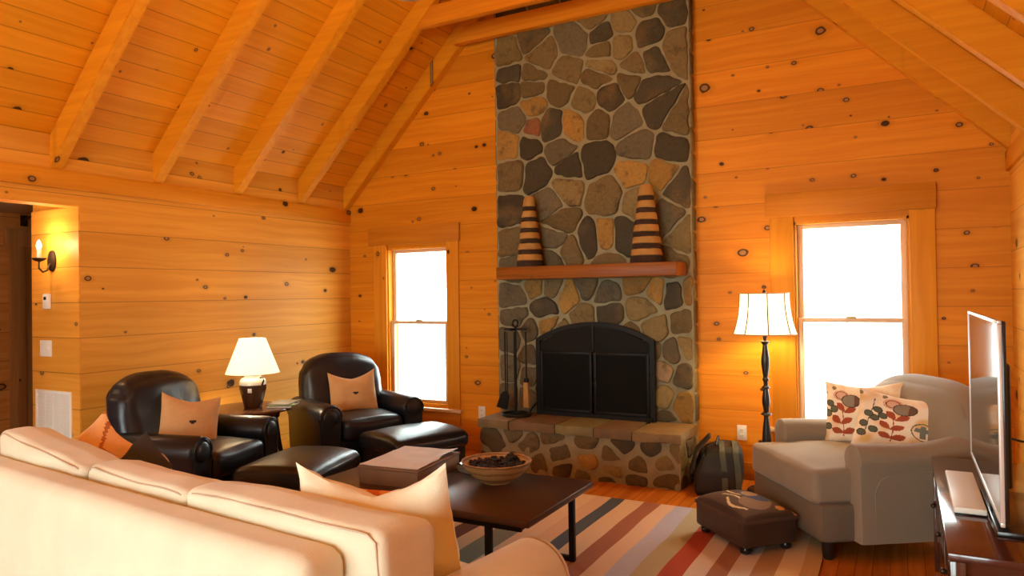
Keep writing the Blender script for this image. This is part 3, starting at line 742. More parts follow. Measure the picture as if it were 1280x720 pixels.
def ell(x, y, cx, cy, rx, ry, a=0):
    c, s = math.cos(a), math.sin(a); u, v = (x-cx)*c+(y-cy)*s, -(x-cx)*s+(y-cy)*c
    return (u/rx)**2+(v/ry)**2
def leaf(x, y, cx, cy, L, W, a):
    c, s = math.cos(a), math.sin(a); u, v = (x-cx)*c+(y-cy)*s, -(x-cx)*s+(y-cy)*c
    if abs(u) > L: return False
    return abs(v) < W*(1-(u/L)**2)*(1+.35*u/L)
RUST, GREY, DKG, BLK, GOLD, CRM = lin('a34a28')[:3], lin('8d8170')[:3], lin('5d5f4c')[:3], lin('3a3028')[:3], lin('dcb678')[:3], lin('eedfc6')[:3]
def floral(dx=0, dy=0, mir=1):
    def f(x, y, sd):
        x = mir*x+dx; y = y+dy
        q = ell(x, y, .18, .42, .27, .24, -.2)
        if q < .8: return GREY if x < .27 else lin('6b4f40')[:3]
        if q < 1.0: return BLK
        q = ell(x, y, -.10, .60, .2, .19)
        if .45 < q < .75 or .95 < q < 1.1: return RUST
        if q < .45: return lin('d8b49a')[:3]
        for cx, cy, a in ((-.10, .16, 2.2), (.16, .08, .5), (-.22, -.24, 2.3), (.06, -.30, .5), (-.18, -.62, 2.6), (.10, -.64, .4)):
            if leaf(x, y, cx, cy, .19, .10, a): return RUST
        if abs(x+.04+.03*math.sin(y*4)) < .014 and -.8 < y < .3: return RUST
        for cx, cy in ((-.42, .30), (-.62, .1), (-.48, -.02), (-.70, -.28), (-.46, -.45), (-.72, -.6), (-.3, .1)):
            q = ell(x, y, cx, cy, .11, .13, .6)
            if q < .65: return DKG
            if q < 1: return BLK
        if abs(x+.58-.1*y) < .012 and abs(y) < .7: return DKG
        q = ell(x, y, .62, -.28, .25, .30)
        if .82 < q < 1.05: return DKG
        if q < .55 and (abs(x-.62) < .06 or abs(y+.22) < .08): return lin('6d7468')[:3]
        q = ell(x, y, .60, -.78, .10, .10)
        if q < 1: return BLK
        for cx, cy in ((.82, .55), (.88, .3), (.72, .75), (-.85, .8), (-.3, .85)):
            if ell(x, y, cx, cy, .06, .07) < 1: return lin('8a7650')[:3]
        nz = noise.noise((x*2.5, y*2.5, 4))
        return tuple(CRM[k]*(1-max(0, nz)*.0)+(GOLD[k]-CRM[k])*max(0, min(1, nz*2.2)) for k in range(3))
    return f

# ------------------------------------------------------------------ sofa (seen from behind)
sofa = thing('sofa', 'long cream suede sofa seen from behind with three loose back cushions', 'sofa', (-2.36, -4.45, 0), R(-7))
def shear(x, y, z, a, b, c): return (x, y-.05*(z > 0)*z, z)
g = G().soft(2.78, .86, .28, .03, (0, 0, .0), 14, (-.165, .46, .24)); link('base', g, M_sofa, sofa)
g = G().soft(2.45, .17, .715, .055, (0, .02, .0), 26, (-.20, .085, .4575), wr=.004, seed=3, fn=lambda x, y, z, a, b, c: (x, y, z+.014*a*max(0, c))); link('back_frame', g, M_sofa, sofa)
for i, (xa, xb) in enumerate(((-1.40, -.55), (-.545, .19), (.195, 1.135))):
    xc, wc = (xa+xb)/2, xb-xa; yr = .163+.012*(i == 1)
    tl = (-.03, -.004, .012)[i]
    def bc(x, y, z, a, b, c, i=i, tl=tl): return (x, y, z+tl*a*max(0, c)-.025*max(0, b)*max(0, c)+noise.noise((x*4, i*3.3, z*2))*.012*max(0, c))
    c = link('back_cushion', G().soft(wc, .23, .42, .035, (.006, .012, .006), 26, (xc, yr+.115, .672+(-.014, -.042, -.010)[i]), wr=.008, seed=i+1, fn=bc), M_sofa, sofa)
    pts = []
    for k in range(31):
        t = -1+2*k/30; xx = t*(wc/2-.018); zz = .672+tl*t+(-.014, -.042, -.010)[i]+.21-.010+noise.noise((xx*4, i*3.3, .42))*.010
        pts.append((xc+xx, yr+.006, zz-.02*max(0, (abs(t)-.9)/.1)**2))
    link('welt', G().tube([(xc-wc/2+.008, yr+.012, .70)]+pts+[(xc+wc/2-.008, yr+.012, .70)], .0032, 8), M_seam, c)
for i in range(3):
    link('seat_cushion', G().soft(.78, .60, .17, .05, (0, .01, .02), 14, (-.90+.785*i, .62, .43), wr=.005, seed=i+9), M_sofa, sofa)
def roll_arm(xc, hw, ztop, zb, y0, y1, n=28):
    rr = hw; zc = ztop-rr; pw = hw*.72
    ring = [(xc+pw, zb)]
    for k in range(n+1):
        a = -.55+(PI+1.1)*k/n; ring.append((xc+rr*math.cos(a), zc+rr*math.sin(a)))
    ring.append((xc-pw, zb))
    cx, cz = xc, (zb+ztop)/2+.05
    rings = []
    for y, s in ((y0, .86), (y0+.008, .95), (y0+.03, 1.0), ((y0+y1)/2, 1.0), (y1-.03, 1), (y1-.008, .95), (y1, .86)):
        rings.append([(cx+(p[0]-cx)*s, y, (cz+(p[1]-cz)*s) if p[1] > zb+.01 else zb) for p in ring])
    return G().loft(rings)
for sx in (-1.2, .925):
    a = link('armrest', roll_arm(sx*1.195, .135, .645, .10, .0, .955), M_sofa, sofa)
    link('arm_welt', G().tube([(sx*1.195+.128*math.cos(t), .950, .51+.128*math.sin(t)) for t in [-.5+(PI+1)*k/24 for k in range(25)]], .006, 8), M_seam, a)
for sx in (-1, 1):
    for yy in (.08, .84): link('leg', G().lathe([(.025, 0), (.035, .1)], 12, (sx*1.22, yy, 0)), M_blackwood, sofa)

o = link('throw_pillow', pillow_mesh(.55, .50, .20, pinch=.03, chop=.115, seed=2, wr=.012), M_cream)
place(o, (-1.505, -4.0, .480), R(10), R(12), R(-3.5)); tag(o, 'large cream throw pillow with dipped top at the right end of the sofa', 'pillow')
def swirl(x, y, sd):
    q = math.sin(6*math.hypot(x+.5, y+.3)+2.2*noise.noise((x*1.5, y*1.5, 0)))
    b = lin('e2b27c')[:3]
    if x+y*.6 < -.45: return lin('ead2ae')[:3]
    if q > .86: return lin('b0642c')[:3]
    if ell(x, y, .55, -.35, .25, .2) < 1: return lin('8d5a40')[:3]
    return b
o = link('throw_pillow', pillow_mesh(.42, .40, .14, pinch=.05, chop=.02, seed=5, colf=swirl), M_attr)
place(o, (-3.66, -3.87, .545), R(4), R(-34), R(24)); tag(o, 'tan and orange swirl patterned throw pillow on the far end of the sofa', 'pillow')
o = link('throw_pillow', pillow_mesh(.40, .36, .13, pinch=.05, seed=6), flat('charcoal_cotton', (.028, .027, .027, 1), .9, .2, 20, .3, 150))
place(o, (-3.31, -3.86, .505), R(-6), R(-34), R(20)); tag(o, 'charcoal grey throw pillow beside the swirl patterned one on the sofa', 'pillow')
def tribal(x, y, sd):
    if ell(x, y, -.35, .35, .25, .22) < 1: return lin('b8741f')[:3]
    return lin('d9954f')[:3] if math.sin(9*x+4*y) > -.3 else lin('c4662b')[:3]
o = link('throw_pillow', pillow_mesh(.40, .28, .13, pinch=.05, seed=8, colf=tribal), M_attr)
place(o, (-1.80, -3.80, .49), R(10), R(-12), 0); tag(o, 'small rust striped pillow behind the big cream pillow on the sofa', 'pillow')
link('button', G().ball((.0, -.07, .235), (.036, .028, .036), 18), M_brass, o)

# ------------------------------------------------------------------ leather club chairs with ottomans
def club_chair(loc, rz, label):
    t = thing('leather_armchair', label, 'armchair', loc, rz, 'black leather armchairs')
    link('base', G().soft(.80, .76, .24, .03, n=10, c=(0, .0, .19)), M_leather, t)
    link('seat_cushion', G().soft(.56, .66, .18, .055, (0, .012, .028), 18, (0, -.10, .385), wr=.006, seed=1), M_leather, t)
    def bk(x, y, z, a, b, c):
        if z > 0: z -= .085*abs(a)**3.2*(z/.3); x *= 1-.05*max(0, c)
        return (x, y+.22*(z+.3)-.01*(1-a*a), z)
    bo = link('backrest', G().soft(.78, .22, .66, .09, (.0, .045, .015), 24, (0, .20, .64), wr=.01, seed=4, fn=bk), M_leather, t)
    for s in (-1, 1):
        a = link('armrest', roll_arm(s*.385, .105, .615, .09, -.40, .36, 24), M_leather, t)
        g = G(); ringp = [(.066*math.cos(q), .51+.066*math.sin(q)) for q in [2*PI*k/24 for k in range(24)]]
        g.loft([[(s*.385+p[0]*f, y, .51+(p[1]-.51)*f) for p in ringp] for f, y in ((1.0, -.39), (1.0, -.407), (.85, -.414), (.2, -.416))])
        link('arm_scroll', g, M_leather2, a)
        sp = []
        for q in [(-.55+(PI+1.1)*k/24) for k in range(25)]: sp.append((s*.385+.094*math.cos(q), -.402, .51+.094*math.sin(q)))
        link('piping', G().tube([(s*.385+.062, -.402, .12)]+sp+[(s*.385-.062, -.402, .12)], .0055, 8), M_leather2, a)
    for sx in (-1, 1):
        for yy in (-.33, .33): link('foot', G().lathe([(.022, 0), (.034, .02), (.036, .05), (.028, .09)], 14, (sx*.34, yy, 0)), M_blackwood, t)
    return t
club_chair((-4.47, -2.53, 0), R(104), 'black leather armchair nearest the hall opening')
club_chair((-4.33, -.96, 0), R(66), 'black leather armchair in the corner by the window')
def ottoman(loc, rz, label):
    t = thing('leather_ottoman', label, 'ottoman', loc, rz, 'black leather ottomans')
    def tf(x, y, z, a, b, c): return (x, y, z-(.035*(abs(b)**3) if z > 0 else 0))
    link('body', G().soft(.66, .56, .26, .03, n=10, c=(0, 0, .20)), M_leather, t)
    link('cushion', G().soft(.69, .61, .15, .04, (.008, .008, .022), 20, (0, 0, .345), wr=.004, seed=2, fn=tf), M_leather, t)
    g = G(); pts = []
    for k in range(48):
        a = 2*PI*k/48; c, s = math.cos(a), math.sin(a); f = (abs(c)**8+abs(s)**8)**(-1/8); pts.append((c*f*.342, s*f*.303, .295))
    link('piping', G().tube(pts+[pts[0]], .006, 8), M_leather2, t)
    for sx in (-1, 1):
        for sy in (-1, 1): link('foot', G().lathe([(.02, 0), (.03, .02), (.032, .05), (.026, .08)], 12, (sx*.25, sy*.21, 0)), M_blackwood, t)
    return t
ottoman((-3.64, -2.31, 0), R(106), 'black leather ottoman in front of the chair near the hall')
ottoman((-3.52, -1.17, 0), R(70), 'black leather ottoman catching the window glare beside the hearth')
def tanpil(x, y, sd):
    if sd < 0 and ell(x, y, .05, -.12, .11, .085) < 1: return lin('2a1c14')[:3]
    return lin('c79a66')[:3]
o = link('accent_pillow', pillow_mesh(.40, .38, .14, pinch=.04, chop=.05, seed=11, colf=tanpil), M_attr)
place(o, (-4.42, -2.60, .465), R(104-40), R(-20), R(10)); tag(o, 'tan pillow with dark button leaning in the armchair near the hall', 'pillow', 'tan button pillows')
o = link('accent_pillow', pillow_mesh(.42, .38, .14, pinch=.04, chop=.07, seed=12, colf=tanpil), M_attr)
place(o, (-4.30, -.98, .470), R(52), R(-16), R(-2)); tag(o, 'tan pillow with dark button upright in the corner armchair', 'pillow', 'tan button pillows')

# ------------------------------------------------------------------ end table, lamp, magazines
TX, TY, TZ = -4.73, -1.775, .605
t = thing('end_table', 'round dark wood end table between the two leather armchairs', 'end table', (TX, TY, 0), R(20))
link('tabletop', G().lathe([(.0, TZ-.03), (.30, TZ-.03), (.335, TZ-.022), (.345, TZ-.01), (.338, TZ), (.0, TZ)], 40), M_endtab, t)
link('apron', G().lathe([(.0, TZ-.085), (.235, TZ-.085), (.24, TZ-.03), (.0, TZ-.03)], 32), M_endtab, t)
for k in range(4):
    a = PI/4+k*PI/2; c, s = math.cos(a), math.sin(a)
    link('leg', G().tube([(c*.30, s*.30, 0), (c*.24, s*.24, .28), (c*.20, s*.20, TZ-.05)], [.016, .019, .024], 10), M_blackwood, t)
link('shelf', G().lathe([(0, .16), (.2, .16), (.205, .17), (.2, .18), (0, .18)], 28), M_endtab, t)
LX, LY = -4.70, -1.765
l = thing('table_lamp', 'brown jug table lamp with cream shade on the round end table', 'lamp', (LX, LY, TZ+.001))
link('jug', G().lathe([(.0, 0), (.068, 0), (.072, .006), (.080, .05), (.096, .11), (.107, .16), (.106, .19), (.0, .19)], 32), M_jug, l)
link('shoulder', G().lathe([(.106, .185), (.1065, .20), (.100, .225), (.084, .243), (.066, .25), (.064, .262), (.074, .270), (.076, .28), (.06, .286), (.0, .287)], 32), M_jugtop, l)
for s in (-1, 1): link('handle', G().tube([(s*.088, 0, .245), (s*.118, 0, .25), (s*.126, 0, .225), (s*.105, 0, .185)], .008, 10), M_jug, l)
link('badge', G().box(.094, .1075, -.016, .016, .13, .165, .002, M=Matrix.Rotation(R(-55), 4, 'Z')), M_jugtop, l)
link('stem', G().tube([(0, 0, .28), (0, 0, .40)], .008), M_bronze, l)
link('bulb', G().ball((0, 0, .42), (.03, .03, .04), 14), M_bulb, l)
g = G(); pr = [(.212, .285), (.208, .287), (.105, .563), (.101, .565), (.098, .563), (.203, .290)]
g.lathe([(.212, .283), (.1045, .566), (.1015, .566), (.209, .283)], 40); g.f.pop(); g.f.pop(); g.c.pop(); g.c.pop()
link('shade', g, M_shade, l)
link('shade_spider', G().tube([(-.1, 0, .555), (.1, 0, .555)], .003, 6).tube([(0, 0, .40), (0, 0, .555)], .004, 6), M_bronze, l)
TL = (LX, LY, TZ+.43)
mg = thing('magazine', 'slim magazines lying on the end table beside the lamp, lower copy', 'magazine', (-4.53, -1.60, TZ+.001), R(30), 'magazines on the end table')
mg['label'] = 'pale lower magazine under the green one on the end table'
link('cover', G().box(-.10, .10, -.135, .135, 0, .012, .002), M_paper, mg)
m2 = thing('magazine', 'green covered magazine lying on top beside the jug lamp', 'magazine', (-4.535, -1.595, TZ+.0135), R(42), 'magazines on the end table')
link('cover', G().box(-.10, .10, -.135, .135, .0, .010, .002), M_greenp, m2)
m3 = thing('magazine', 'grey glossy magazine topmost in the end table pile', 'magazine', (-4.525, -1.60, TZ+.024), R(22), 'magazines on the end table')
link('cover', G().box(-.095, .095, -.13, .13, .0, .008, .002), M_paper2, m3)

# ------------------------------------------------------------------ coffee table
CXa, CXb, CYa, CYb, CZ = -2.98, -1.535, -2.965, -2.165, .45
t = thing('coffee_table', 'dark walnut coffee table on black metal sled legs', 'coffee table', ((CXa+CXb)/2, (CYa+CYb)/2, 0))
hx, hy = (CXb-CXa)/2, (CYb-CYa)/2
link('tabletop', G().box(-hx, hx, -hy, hy, CZ-.035, CZ, .006), M_coffee, t)
g = G()
for s in (-1, 1): g.box(-hx+.08, hx-.08, s*(hy-.085)-.012, s*(hy-.085)+.012, CZ-.085, CZ-.035, .003)
for s in (-1, 1): g.box(s*(hx-.10)-.012, s*(hx-.10)+.012, -hy+.085, hy-.085, CZ-.085, CZ-.035, .003)
link('apron', g, M_iron, t)
for sx in (-1, 1):
    for sy in (-1, 1):
        x, y = sx*(hx-(.10 if sy > 0 else .265)), sy*(hy-.085)
        lg = link('leg', G().box(x-.016, x+.016, y-.016, y+.016, .013, CZ-.035, .003), M_iron, t)
        link('foot', G().box(*sorted((x-sx*.014, x-sx*.13)), y-.014, y+.014, .013, .042, .003), M_iron, lg)
b = thing('bowl', 'round woven straw bowl filled with dark potpourri on the coffee table', 'bowl', (-2.01, -2.43, CZ+.001))
g = G(); pr = []
for k in range(13):
    q = k/12; r = .075+(.195-.075)*(q**.75); z = .012+.105*q**1.25; pr.append((r+(.003 if k % 2 else 0), z))
prof = [(.0, .0), (.07, 0), (.073, .008)]+pr+[(.198, .124), (.190, .127), (.182, .120)]+[(r-.014, z+.004) for r, z in pr[::-1][1:]]+[(.0, .02)]
link('basket', G().lathe(prof, 48), M_basket, b)
g = G(); rp = random.Random(2)
g.lathe([(.0, .095), (.10, .10), (.16, .098), (.165, .09), (.10, .05), (.0, .03)], 24)
for k in range(150):
    a = rp.uniform(0, 2*PI); r = .165*math.sqrt(rp.random()); s = rp.uniform(.008, .018)
    g.ball((r*math.cos(a), r*math.sin(a), .10+rp.uniform(-.005, .016)*(1-r/.2)), (s, s*rp.uniform(.5, 1), s*rp.uniform(.4, .9)), 6)
for k in range(10): g.ball((.03+rp.uniform(-.03, .03), .10+rp.uniform(-.03, .03), .115+rp.uniform(0, .02)), (.017, .013, .012), 6)
p = link('potpourri', g, M_seed, b); p['kind'] = 'stuff'
b = thing('wooden_box', 'low wooden box under a newspaper on the coffee table', 'box', (-2.54, -2.515, CZ+.001), R(6))
link('body', G().box(-.19, .19, -.25, .25, 0, .085, .004), M_boxwood, b)
link('lid', G().box(-.195, .195, -.255, .255, .085, .10, .004), M_boxwood, b)
g = G(); n = 14; fs = []; vs = []
for s in (0, 1):
    for i in range(n+1):
        for j in range(n+1):
            x, y = -.185+.37*i/n, -.25+.5*j/n
            vs.append((x, y, .0015+.004*s+abs(noise.noise((x*6, y*6, 2)))*.006+(.012*max(0, (i/n-.8)/.2)**2 if j > 7 else 0)))
m = (n+1)**2
for i in range(n):
    for j in range(n):
        a = i*(n+1)+j; fs.append([a, a+1, a+n+2, a+n+1]); fs.append([m+a, m+a+n+1, m+a+n+2, m+a+1])
for i in range(n):
    for a, bb in ((i*(n+1), (i+1)*(n+1)), (i*(n+1)+n, (i+1)*(n+1)+n), (i, i+1), (n*(n+1)+i, n*(n+1)+i+1)): fs.append([a, bb, m+bb, m+a])
o = link('newspaper', G().add(vs, fs), M_paper, loc=(-2.545, -2.51, CZ+.1025), rot=(0, 0, R(7))); tag(o, 'folded pale newspaper lying on the wooden box', 'newspaper')
o = thing('book', 'small black covered book on the coffee table behind the bowl', 'book', (-2.262, -2.262, CZ+.001), R(-20))
link('pages', G().box(-.055, .052, -.08, .08, .002, .045), M_paper2, o)
link('cover', G().box(-.06, .057, -.085, .085, .045, .05, .001).box(-.06, .057, -.085, .085, 0, .003), M_blackpl, o)

# ------------------------------------------------------------------ taupe chair and a half
AR = math.atan2(-.57, -.82)+PI/2
CF = Vector((-.675, -1.31, 0)); U = Vector((math.cos(AR-PI/2), math.sin(AR-PI/2), 0))
t = thing('upholstered_armchair', 'wide taupe upholstered armchair facing the rug beneath the window', 'armchair', CF-U*.5, AR)
# local: front edge at y=-.5, back at y=+.5
W = .46
link('base', G().soft(.86, .86, .22, .035, n=12, c=(0, -.045, .21)), M_taupe_shade, t)
def cu(x, y, z, a, b, c):
    if y > -.23: x *= .80-.0*y if abs(x) > .3 else 1
    return (x, y, z)
sc_ = link('seat_cushion', G().soft(.80, .74, .19, .032, (.004, .012, .030), 26, (0, -.125, .405), wr=.006, seed=6), M_taupe, t)
pts = [(-.385, -.478, .325), (.385, -.478, .325)]
link('welt', G().tube([(-.395, -.46, .322), (.395, -.46, .322), (.397, -.3, .322)], .005, 8), M_taupe_shade, sc_)
def tb(x, y, z, a, b, c):
    if z > 0: z -= .11*abs(a)**4.5*(z/.3)
    return (x*(1-.06*max(0, c)), y+.20*(z+.3), z)
link('backrest', G().soft(.99, .20, .70, .085, (.0, .035, .02), 24, (0, .355, .585), wr=.004, seed=9, fn=tb), M_taupe, t)
for s in (-1, 1):
    # English arm: set back from the front, scooping down from the back
    rings = []
    for k in range(15):
        q = k/14; y = -.27+.74*q
        zt = .635+.035*math.sin(q*PI*.9)*0+.05*q*q+.012*math.cos(q*6)
        hw = .086
        f = [.84, .95, 1][k] if k < 3 else 1
        yy = [-.285, -.278, -.255][k] if k < 3 else y
        ring = [(s*.415+.083*f, .115)]
        for j in range(17):
            a = -.5+(PI+1.0)*j/16; ring.append((s*.415+hw*f*math.cos(a), zt-hw+hw*f*math.sin(a)))
        ring.append((s*.415-.083*f, .115))
        rings.append([(p[0], yy, p[1]) for p in ring])
    a = link('armrest', G().loft(rings), M_taupe, t)
    pp = [(s*.415+s*.0825, -.20, .145), (s*.415+s*.0825, -.20, .44), (s*.415+s*.0825, -.14, .50), (s*.415+s*.0825, .36, .52), (s*.415+s*.0825, .40, .145)]
    link('side_panel', G().prism([(p[1], p[2]) for p in [(0, -.20, .13), (0, .42, .13), (0, .42, .50)]+[(0, -.08-.12*math.sin(q), .37+.12*math.cos(q)) for q in [PI/2*k/8 for k in range(9)]]], 'x', *sorted((s*.488, s*.494)), 0), M_taupe, a, smooth=False)
    link('arm_welt', G().tube([(s*.494, -.20, .13)]+[(s*.494, -.08-.12*math.sin(q), .37+.12*math.cos(q)) for q in [PI/2*(8-k)/8 for k in range(9)]]+[(s*.494, .42, .50)], .0045, 8), M_taupe, a)
for sx in (-1, 1):
    for yy in (-.40, .38): link('foot', G().lathe([(.024, 0), (.032, .012), (.036, .06), (.04, .105)], 14, (sx*.36, yy, 0)), M_blackwood, t)
o = link('floral_pillow', pillow_mesh(.47, .40, .13, n=110, pinch=.05, chop=.03, seed=21, colf=floral(.45, .05)), M_attr)
place(o, (-.235, -.80, .515), R(-10), R(-16), R(-3)); tag(o, 'rear floral pillow with rust leaves against the chair back, half hidden', 'pillow', 'floral pillows on the taupe armchair')
o = link('floral_pillow', pillow_mesh(.53, .36, .13, n=110, pinch=.06, chop=.02, seed=22, colf=floral(.12, -.04)), M_attr)
place(o, (-.04, -1.01, .515), R(-8), R(-18), R(6)); tag(o, 'front floral pillow with rust leaves and grey buds on the taupe armchair', 'pillow', 'floral pillows on the taupe armchair')

# ------------------------------------------------------------------ footstool
t = thing('footstool', 'small brown leather footstool with embroidered top on the rug', 'footstool', (-.855, -1.475, .0125), R(-44))
link('body', G().soft(.50, .36, .17, .02, n=10, c=(0, 0, .125)), M_footst, t)
def emb(x, y):
    u, v = x/.24, y/.17
    if abs(v) > .86 or abs(u) > .90:
        return lin('b98a58')[:3] if (u < -.9 or v > .86) else lin('3a2a1e')[:3]
    if ell(u, v, -.15, .35, .22, .28, .3) < 1: return lin('a0846a')[:3]
    if ell(u, v, -.05, .42, .55, .42, -.2) < 1: return lin('37406e')[:3]
    if ell(u, v, .42, .0, .38, .55, .2) < 1: return lin('7d6350')[:3]
    for a, b_, c in ((-.35, .10, 0), (.0, -.45, 1), (.3, -.55, 2)):
        if abs(v-b_-.22*math.sin(4*u+c*1.7)) < .045 and abs(u-a) < .42: return lin('cbbd92')[:3]
    if ell(u, v, .80, .55, .09, .16) < 1: return lin('c98a3a')[:3]
    return lin('4c3626')[:3]
g = G(); n = 64; vs = []; fs = []; cs = []
for i in range(n+1):
    for j in range(n+1):
        u, v = 2*i/n-1, 2*j/n-1
        vs.append((.252*u*(1-.03*(1-v*v)*0), .182*v,   .200+.062*((1-abs(u)**3)*(1-abs(v)**3))**.6-.0))
for i in range(n):
    for j in range(n):
        a = i*(n+1)+j; fs.append([a, a+n+1, a+n+2, a+1]); cs.append(emb(.24*((2*i+1)/n-1), .17*((2*j+1)/n-1)))
g.add(vs, fs, cs); g.box(-.252, .252, -.182, .182, .175, .2005, .004, col=lin('4c3626')[:3])
link('embroidered_top', g, M_attr, t)
for sx in (-1, 1):
    for sy in (-1, 1): link('foot', G().lathe([(.018, 0), (.03, .008), (.034, .025), (.026, .042)], 16, (sx*.20, sy*.135, 0)), M_blackpl, t)

# ------------------------------------------------------------------ black bag by the hearth
t = thing('duffel_bag', 'black canvas bag with olive straps standing between hearth and taupe armchair', 'bag', (-1.245, -.385, 0), R(14))
def bg(x, y, z, a, b, c):
    k = 1-.18*max(0, c)*(1 if a < 0 else .6)
    return (x*k+.02*c, y*(1-.15*max(0, c)), z-.05*max(0, c)*max(0, -a)+noise.noise((x*5, y*5, z*5))*.012)
link('body', G().soft(.33, .46, .34, .045, (.01, .01, .008), 20, (0, 0, .175), wr=.012, seed=3, fn=bg), M_canvas, t)
link('flap', G().loft([[(-.21+.0*k, -.13, .14), (-.215, .10, .14), (-.20, .10, .14), (-.195, -.13, .14)] if k == 0 else [(-.17, -.14, .30), (-.17, .10, .30), (-.155, .10, .30), (-.155, -.14, .30)] if k == 1 else [(-.07, -.10, .415), (-.07, .06, .415), (-.055, .06, .412), (-.055, -.10, .412)] for k in range(3)]), M_canvas, t)
g = G()
for xx in (.02, .115):
    g.loft([[(xx-.02+dx, y, z), (xx+.02+dx, y, z), (xx+.02+dx, y-.004, z+.005), (xx-.02+dx, y-.004, z+.005)] for dx, y, z in ((0, .17, .335), (0, .05, .357), (0, -.10, .357), (0, -.175, .348), (.0, -.212, .315), (.01, -.232, .22), (.015, -.243, .12), (.015, -.243, .05))])
link('strap', g, M_strap, t)
link('handle', G().tube([(-.02, -.10, .355), (-.01, -.06, .39), (.0, .0, .40), (.0, .05, .385), (.0, .1, .355)], .009, 8), M_canvas, t)

# ------------------------------------------------------------------ floor lamp
FX, FY = -.90, -.35
t = thing('floor_lamp', 'turned black floor lamp with paneled cream bell shade beside the window', 'floor lamp', (FX, FY, 0))
link('base', G().lathe([(.0, 0), (.145, 0), (.15, .012), (.14, .03), (.10, .042), (.05, .055), (.03, .08)], 32), M_blackwood, t)
link('pole', G().lathe([(.022, .07), (.026, .12), (.020, .20), (.030, .30), (.033, .40), (.028, .47), (.017, .565), (.018, .575), (.038, .585), (.036, .595), (.018, .605), (.022, .635), (.029, .67), (.027, .72), (.018, .77), (.017, .775), (.030, .782), (.028, .79), (.016, .80), (.017, .83), (.026, .842), (.024, .85), (.016, .86), (.022, .89), (.031, .96), (.030, 1.0), (.020, 1.07), (.017, 1.10), (.030, 1.118), (.033, 1.126), (.012, 1.132), (.010, 1.16)], 24), M_blackwood, t)
link('socket', G().lathe([(.010, 1.13), (.016, 1.16), (.018, 1.22), (.008, 1.23)], 14), M_bronze, t)
link('bulb', G().ball((0, 0, 1.29), (.03, .03, .045), 14), M_bulb, t)
prof = []
for k in range(13):
    q = k/12; z = 1.183+.30*q; r = .222-.048*(1-(1-q)**2.2)*1.0; prof.append((r, z))
g = G(); rings = [[(r*math.cos(2*PI*k/48), r*math.sin(2*PI*k/48), z) for k in range(48)] for r, z in prof+[(r-.004, z) for r, z in prof[::-1]]]
rings.append(rings[0]); g.loft(rings, caps=False); sh = link('shade', g, M_shade2, t)
for k in range(8):
    a = 2*PI*(k+.35)/8; link('rib', G().tube([((r+.001)*math.cos(a), (r+.001)*math.sin(a), z) for r, z in prof], .0042, 6), M_bronze, sh)
for r, z in ((prof[0][0], prof[0][1]), (prof[-1][0], prof[-1][1])):
    link('trim_band', G().tube([((r+.001)*math.cos(2*PI*k/48), (r+.001)*math.sin(2*PI*k/48), z) for k in range(49)], .004, 6), M_tan, sh)
link('finial', G().tube([(0, 0, 1.33), (0, 0, 1.485)], .003, 6).lathe([(.004, 1.48), (.016, 1.488), (.012, 1.50), (.003, 1.512)], 12).tube([(-.172, 0, 1.478), (.172, 0, 1.478)], .0025, 6), M_bronze, t)
FL = (FX, FY, 1.30)

# ------------------------------------------------------------------ console and television
KX0, KX1, KY0, KY1, KZ = .12, .575, -3.05, -1.45, .60
t = thing('media_console', 'glossy dark cherry media console along the right wall under the television', 'console', ((KX0+KX1)/2, (KY0+KY1)/2, 0))
hx, hy = (KX1-KX0)/2, (KY1-KY0)/2
link('top', G().box(-hx, hx, -hy, hy, KZ-.03, KZ, .007), M_cherry, t)
link('cabinet', G().box(-hx+.035, hx-.02, -hy+.04, hy-.04, .12, KZ-.03), M_cherry, t)
for k in range(3):
    a = -hy+.06+k*(2*hy-.12)/3; b = a+(2*hy-.12)/3-.012
    dr = link('door', G().box(-hx+.018, -hx+.036, a, b, .15, KZ-.05, .003).box(-hx+.012, -hx+.02, a+.05, b-.05, .20, KZ-.10, .004), M_cherry, t)
    link('door_knob', G().ball((-hx+.004, b-.028, .36), .013, 12), M_bronze, dr)
for sx in (-1, 1):
    for sy in (-1, 1): link('leg', G().box(sx*(hx-.03)-.024, sx*(hx-.03)+.024, sy*(hy-.03)-.024, sy*(hy-.03)+.024, 0, KZ-.03, .004), M_cherry, t)
TVX = .28
t = thing('television', 'flat screen television seen edge on standing on the dark console', 'television', (TVX, -2.455, KZ+.001))
a, b = -.595, .595; z0, z1 = .105, .79
link('back_shell', G().box(.004, .018, a+.003, b-.003, z0+.003, z1-.003, .004).box(.018, .05, a+.2, b-.2, z0+.08, z1-.16, .012), M_blackpl, t)
g = G().box(-.008, .006, a, b, z1-.013, z1, .003).box(-.008, .006, a, b, z0, z0+.016, .003).box(-.008, .006, a, a+.013, z0+.016, z1-.013, .003).box(-.008, .006, b-.013, b, z0+.016, z1-.013, .003)
link('bezel', g, M_silver, t)
link('screen', G().box(-.005, .005, a+.011, b-.011, z0+.013, z1-.011), M_screen, t, smooth=False)
link('stand_neck', G().box(.010, .034, -.07, .07, .02, .2, .006), M_blackpl, t)
link('stand_base', G().box(.004, .19, -.345, .28, 0, .022, .007), M_blackpl, t)
o = thing('cable_box', 'slim white electronics box lying under the television edge on the console', 'electronics', (.165+.056, -2.23, KZ+.001))
link('shell', G().box(-.056, .056, -.33, .33, .006, .03, .005), M_white, o)
link('underside', G().box(-.052, .052, -.32, .32, 0, .008, .001), M_blackpl, o)
o = thing('storage_box', 'small tan box behind the television on the console', 'box', (.530, -2.05, KZ+.001), R(4))
link('body', G().box(-.04, .04, -.10, .10, 0, .10, .006), M_tan, o); link('lid', G().box(-.043, .043, -.104, .104, .10, .125, .005), M_tan, o)
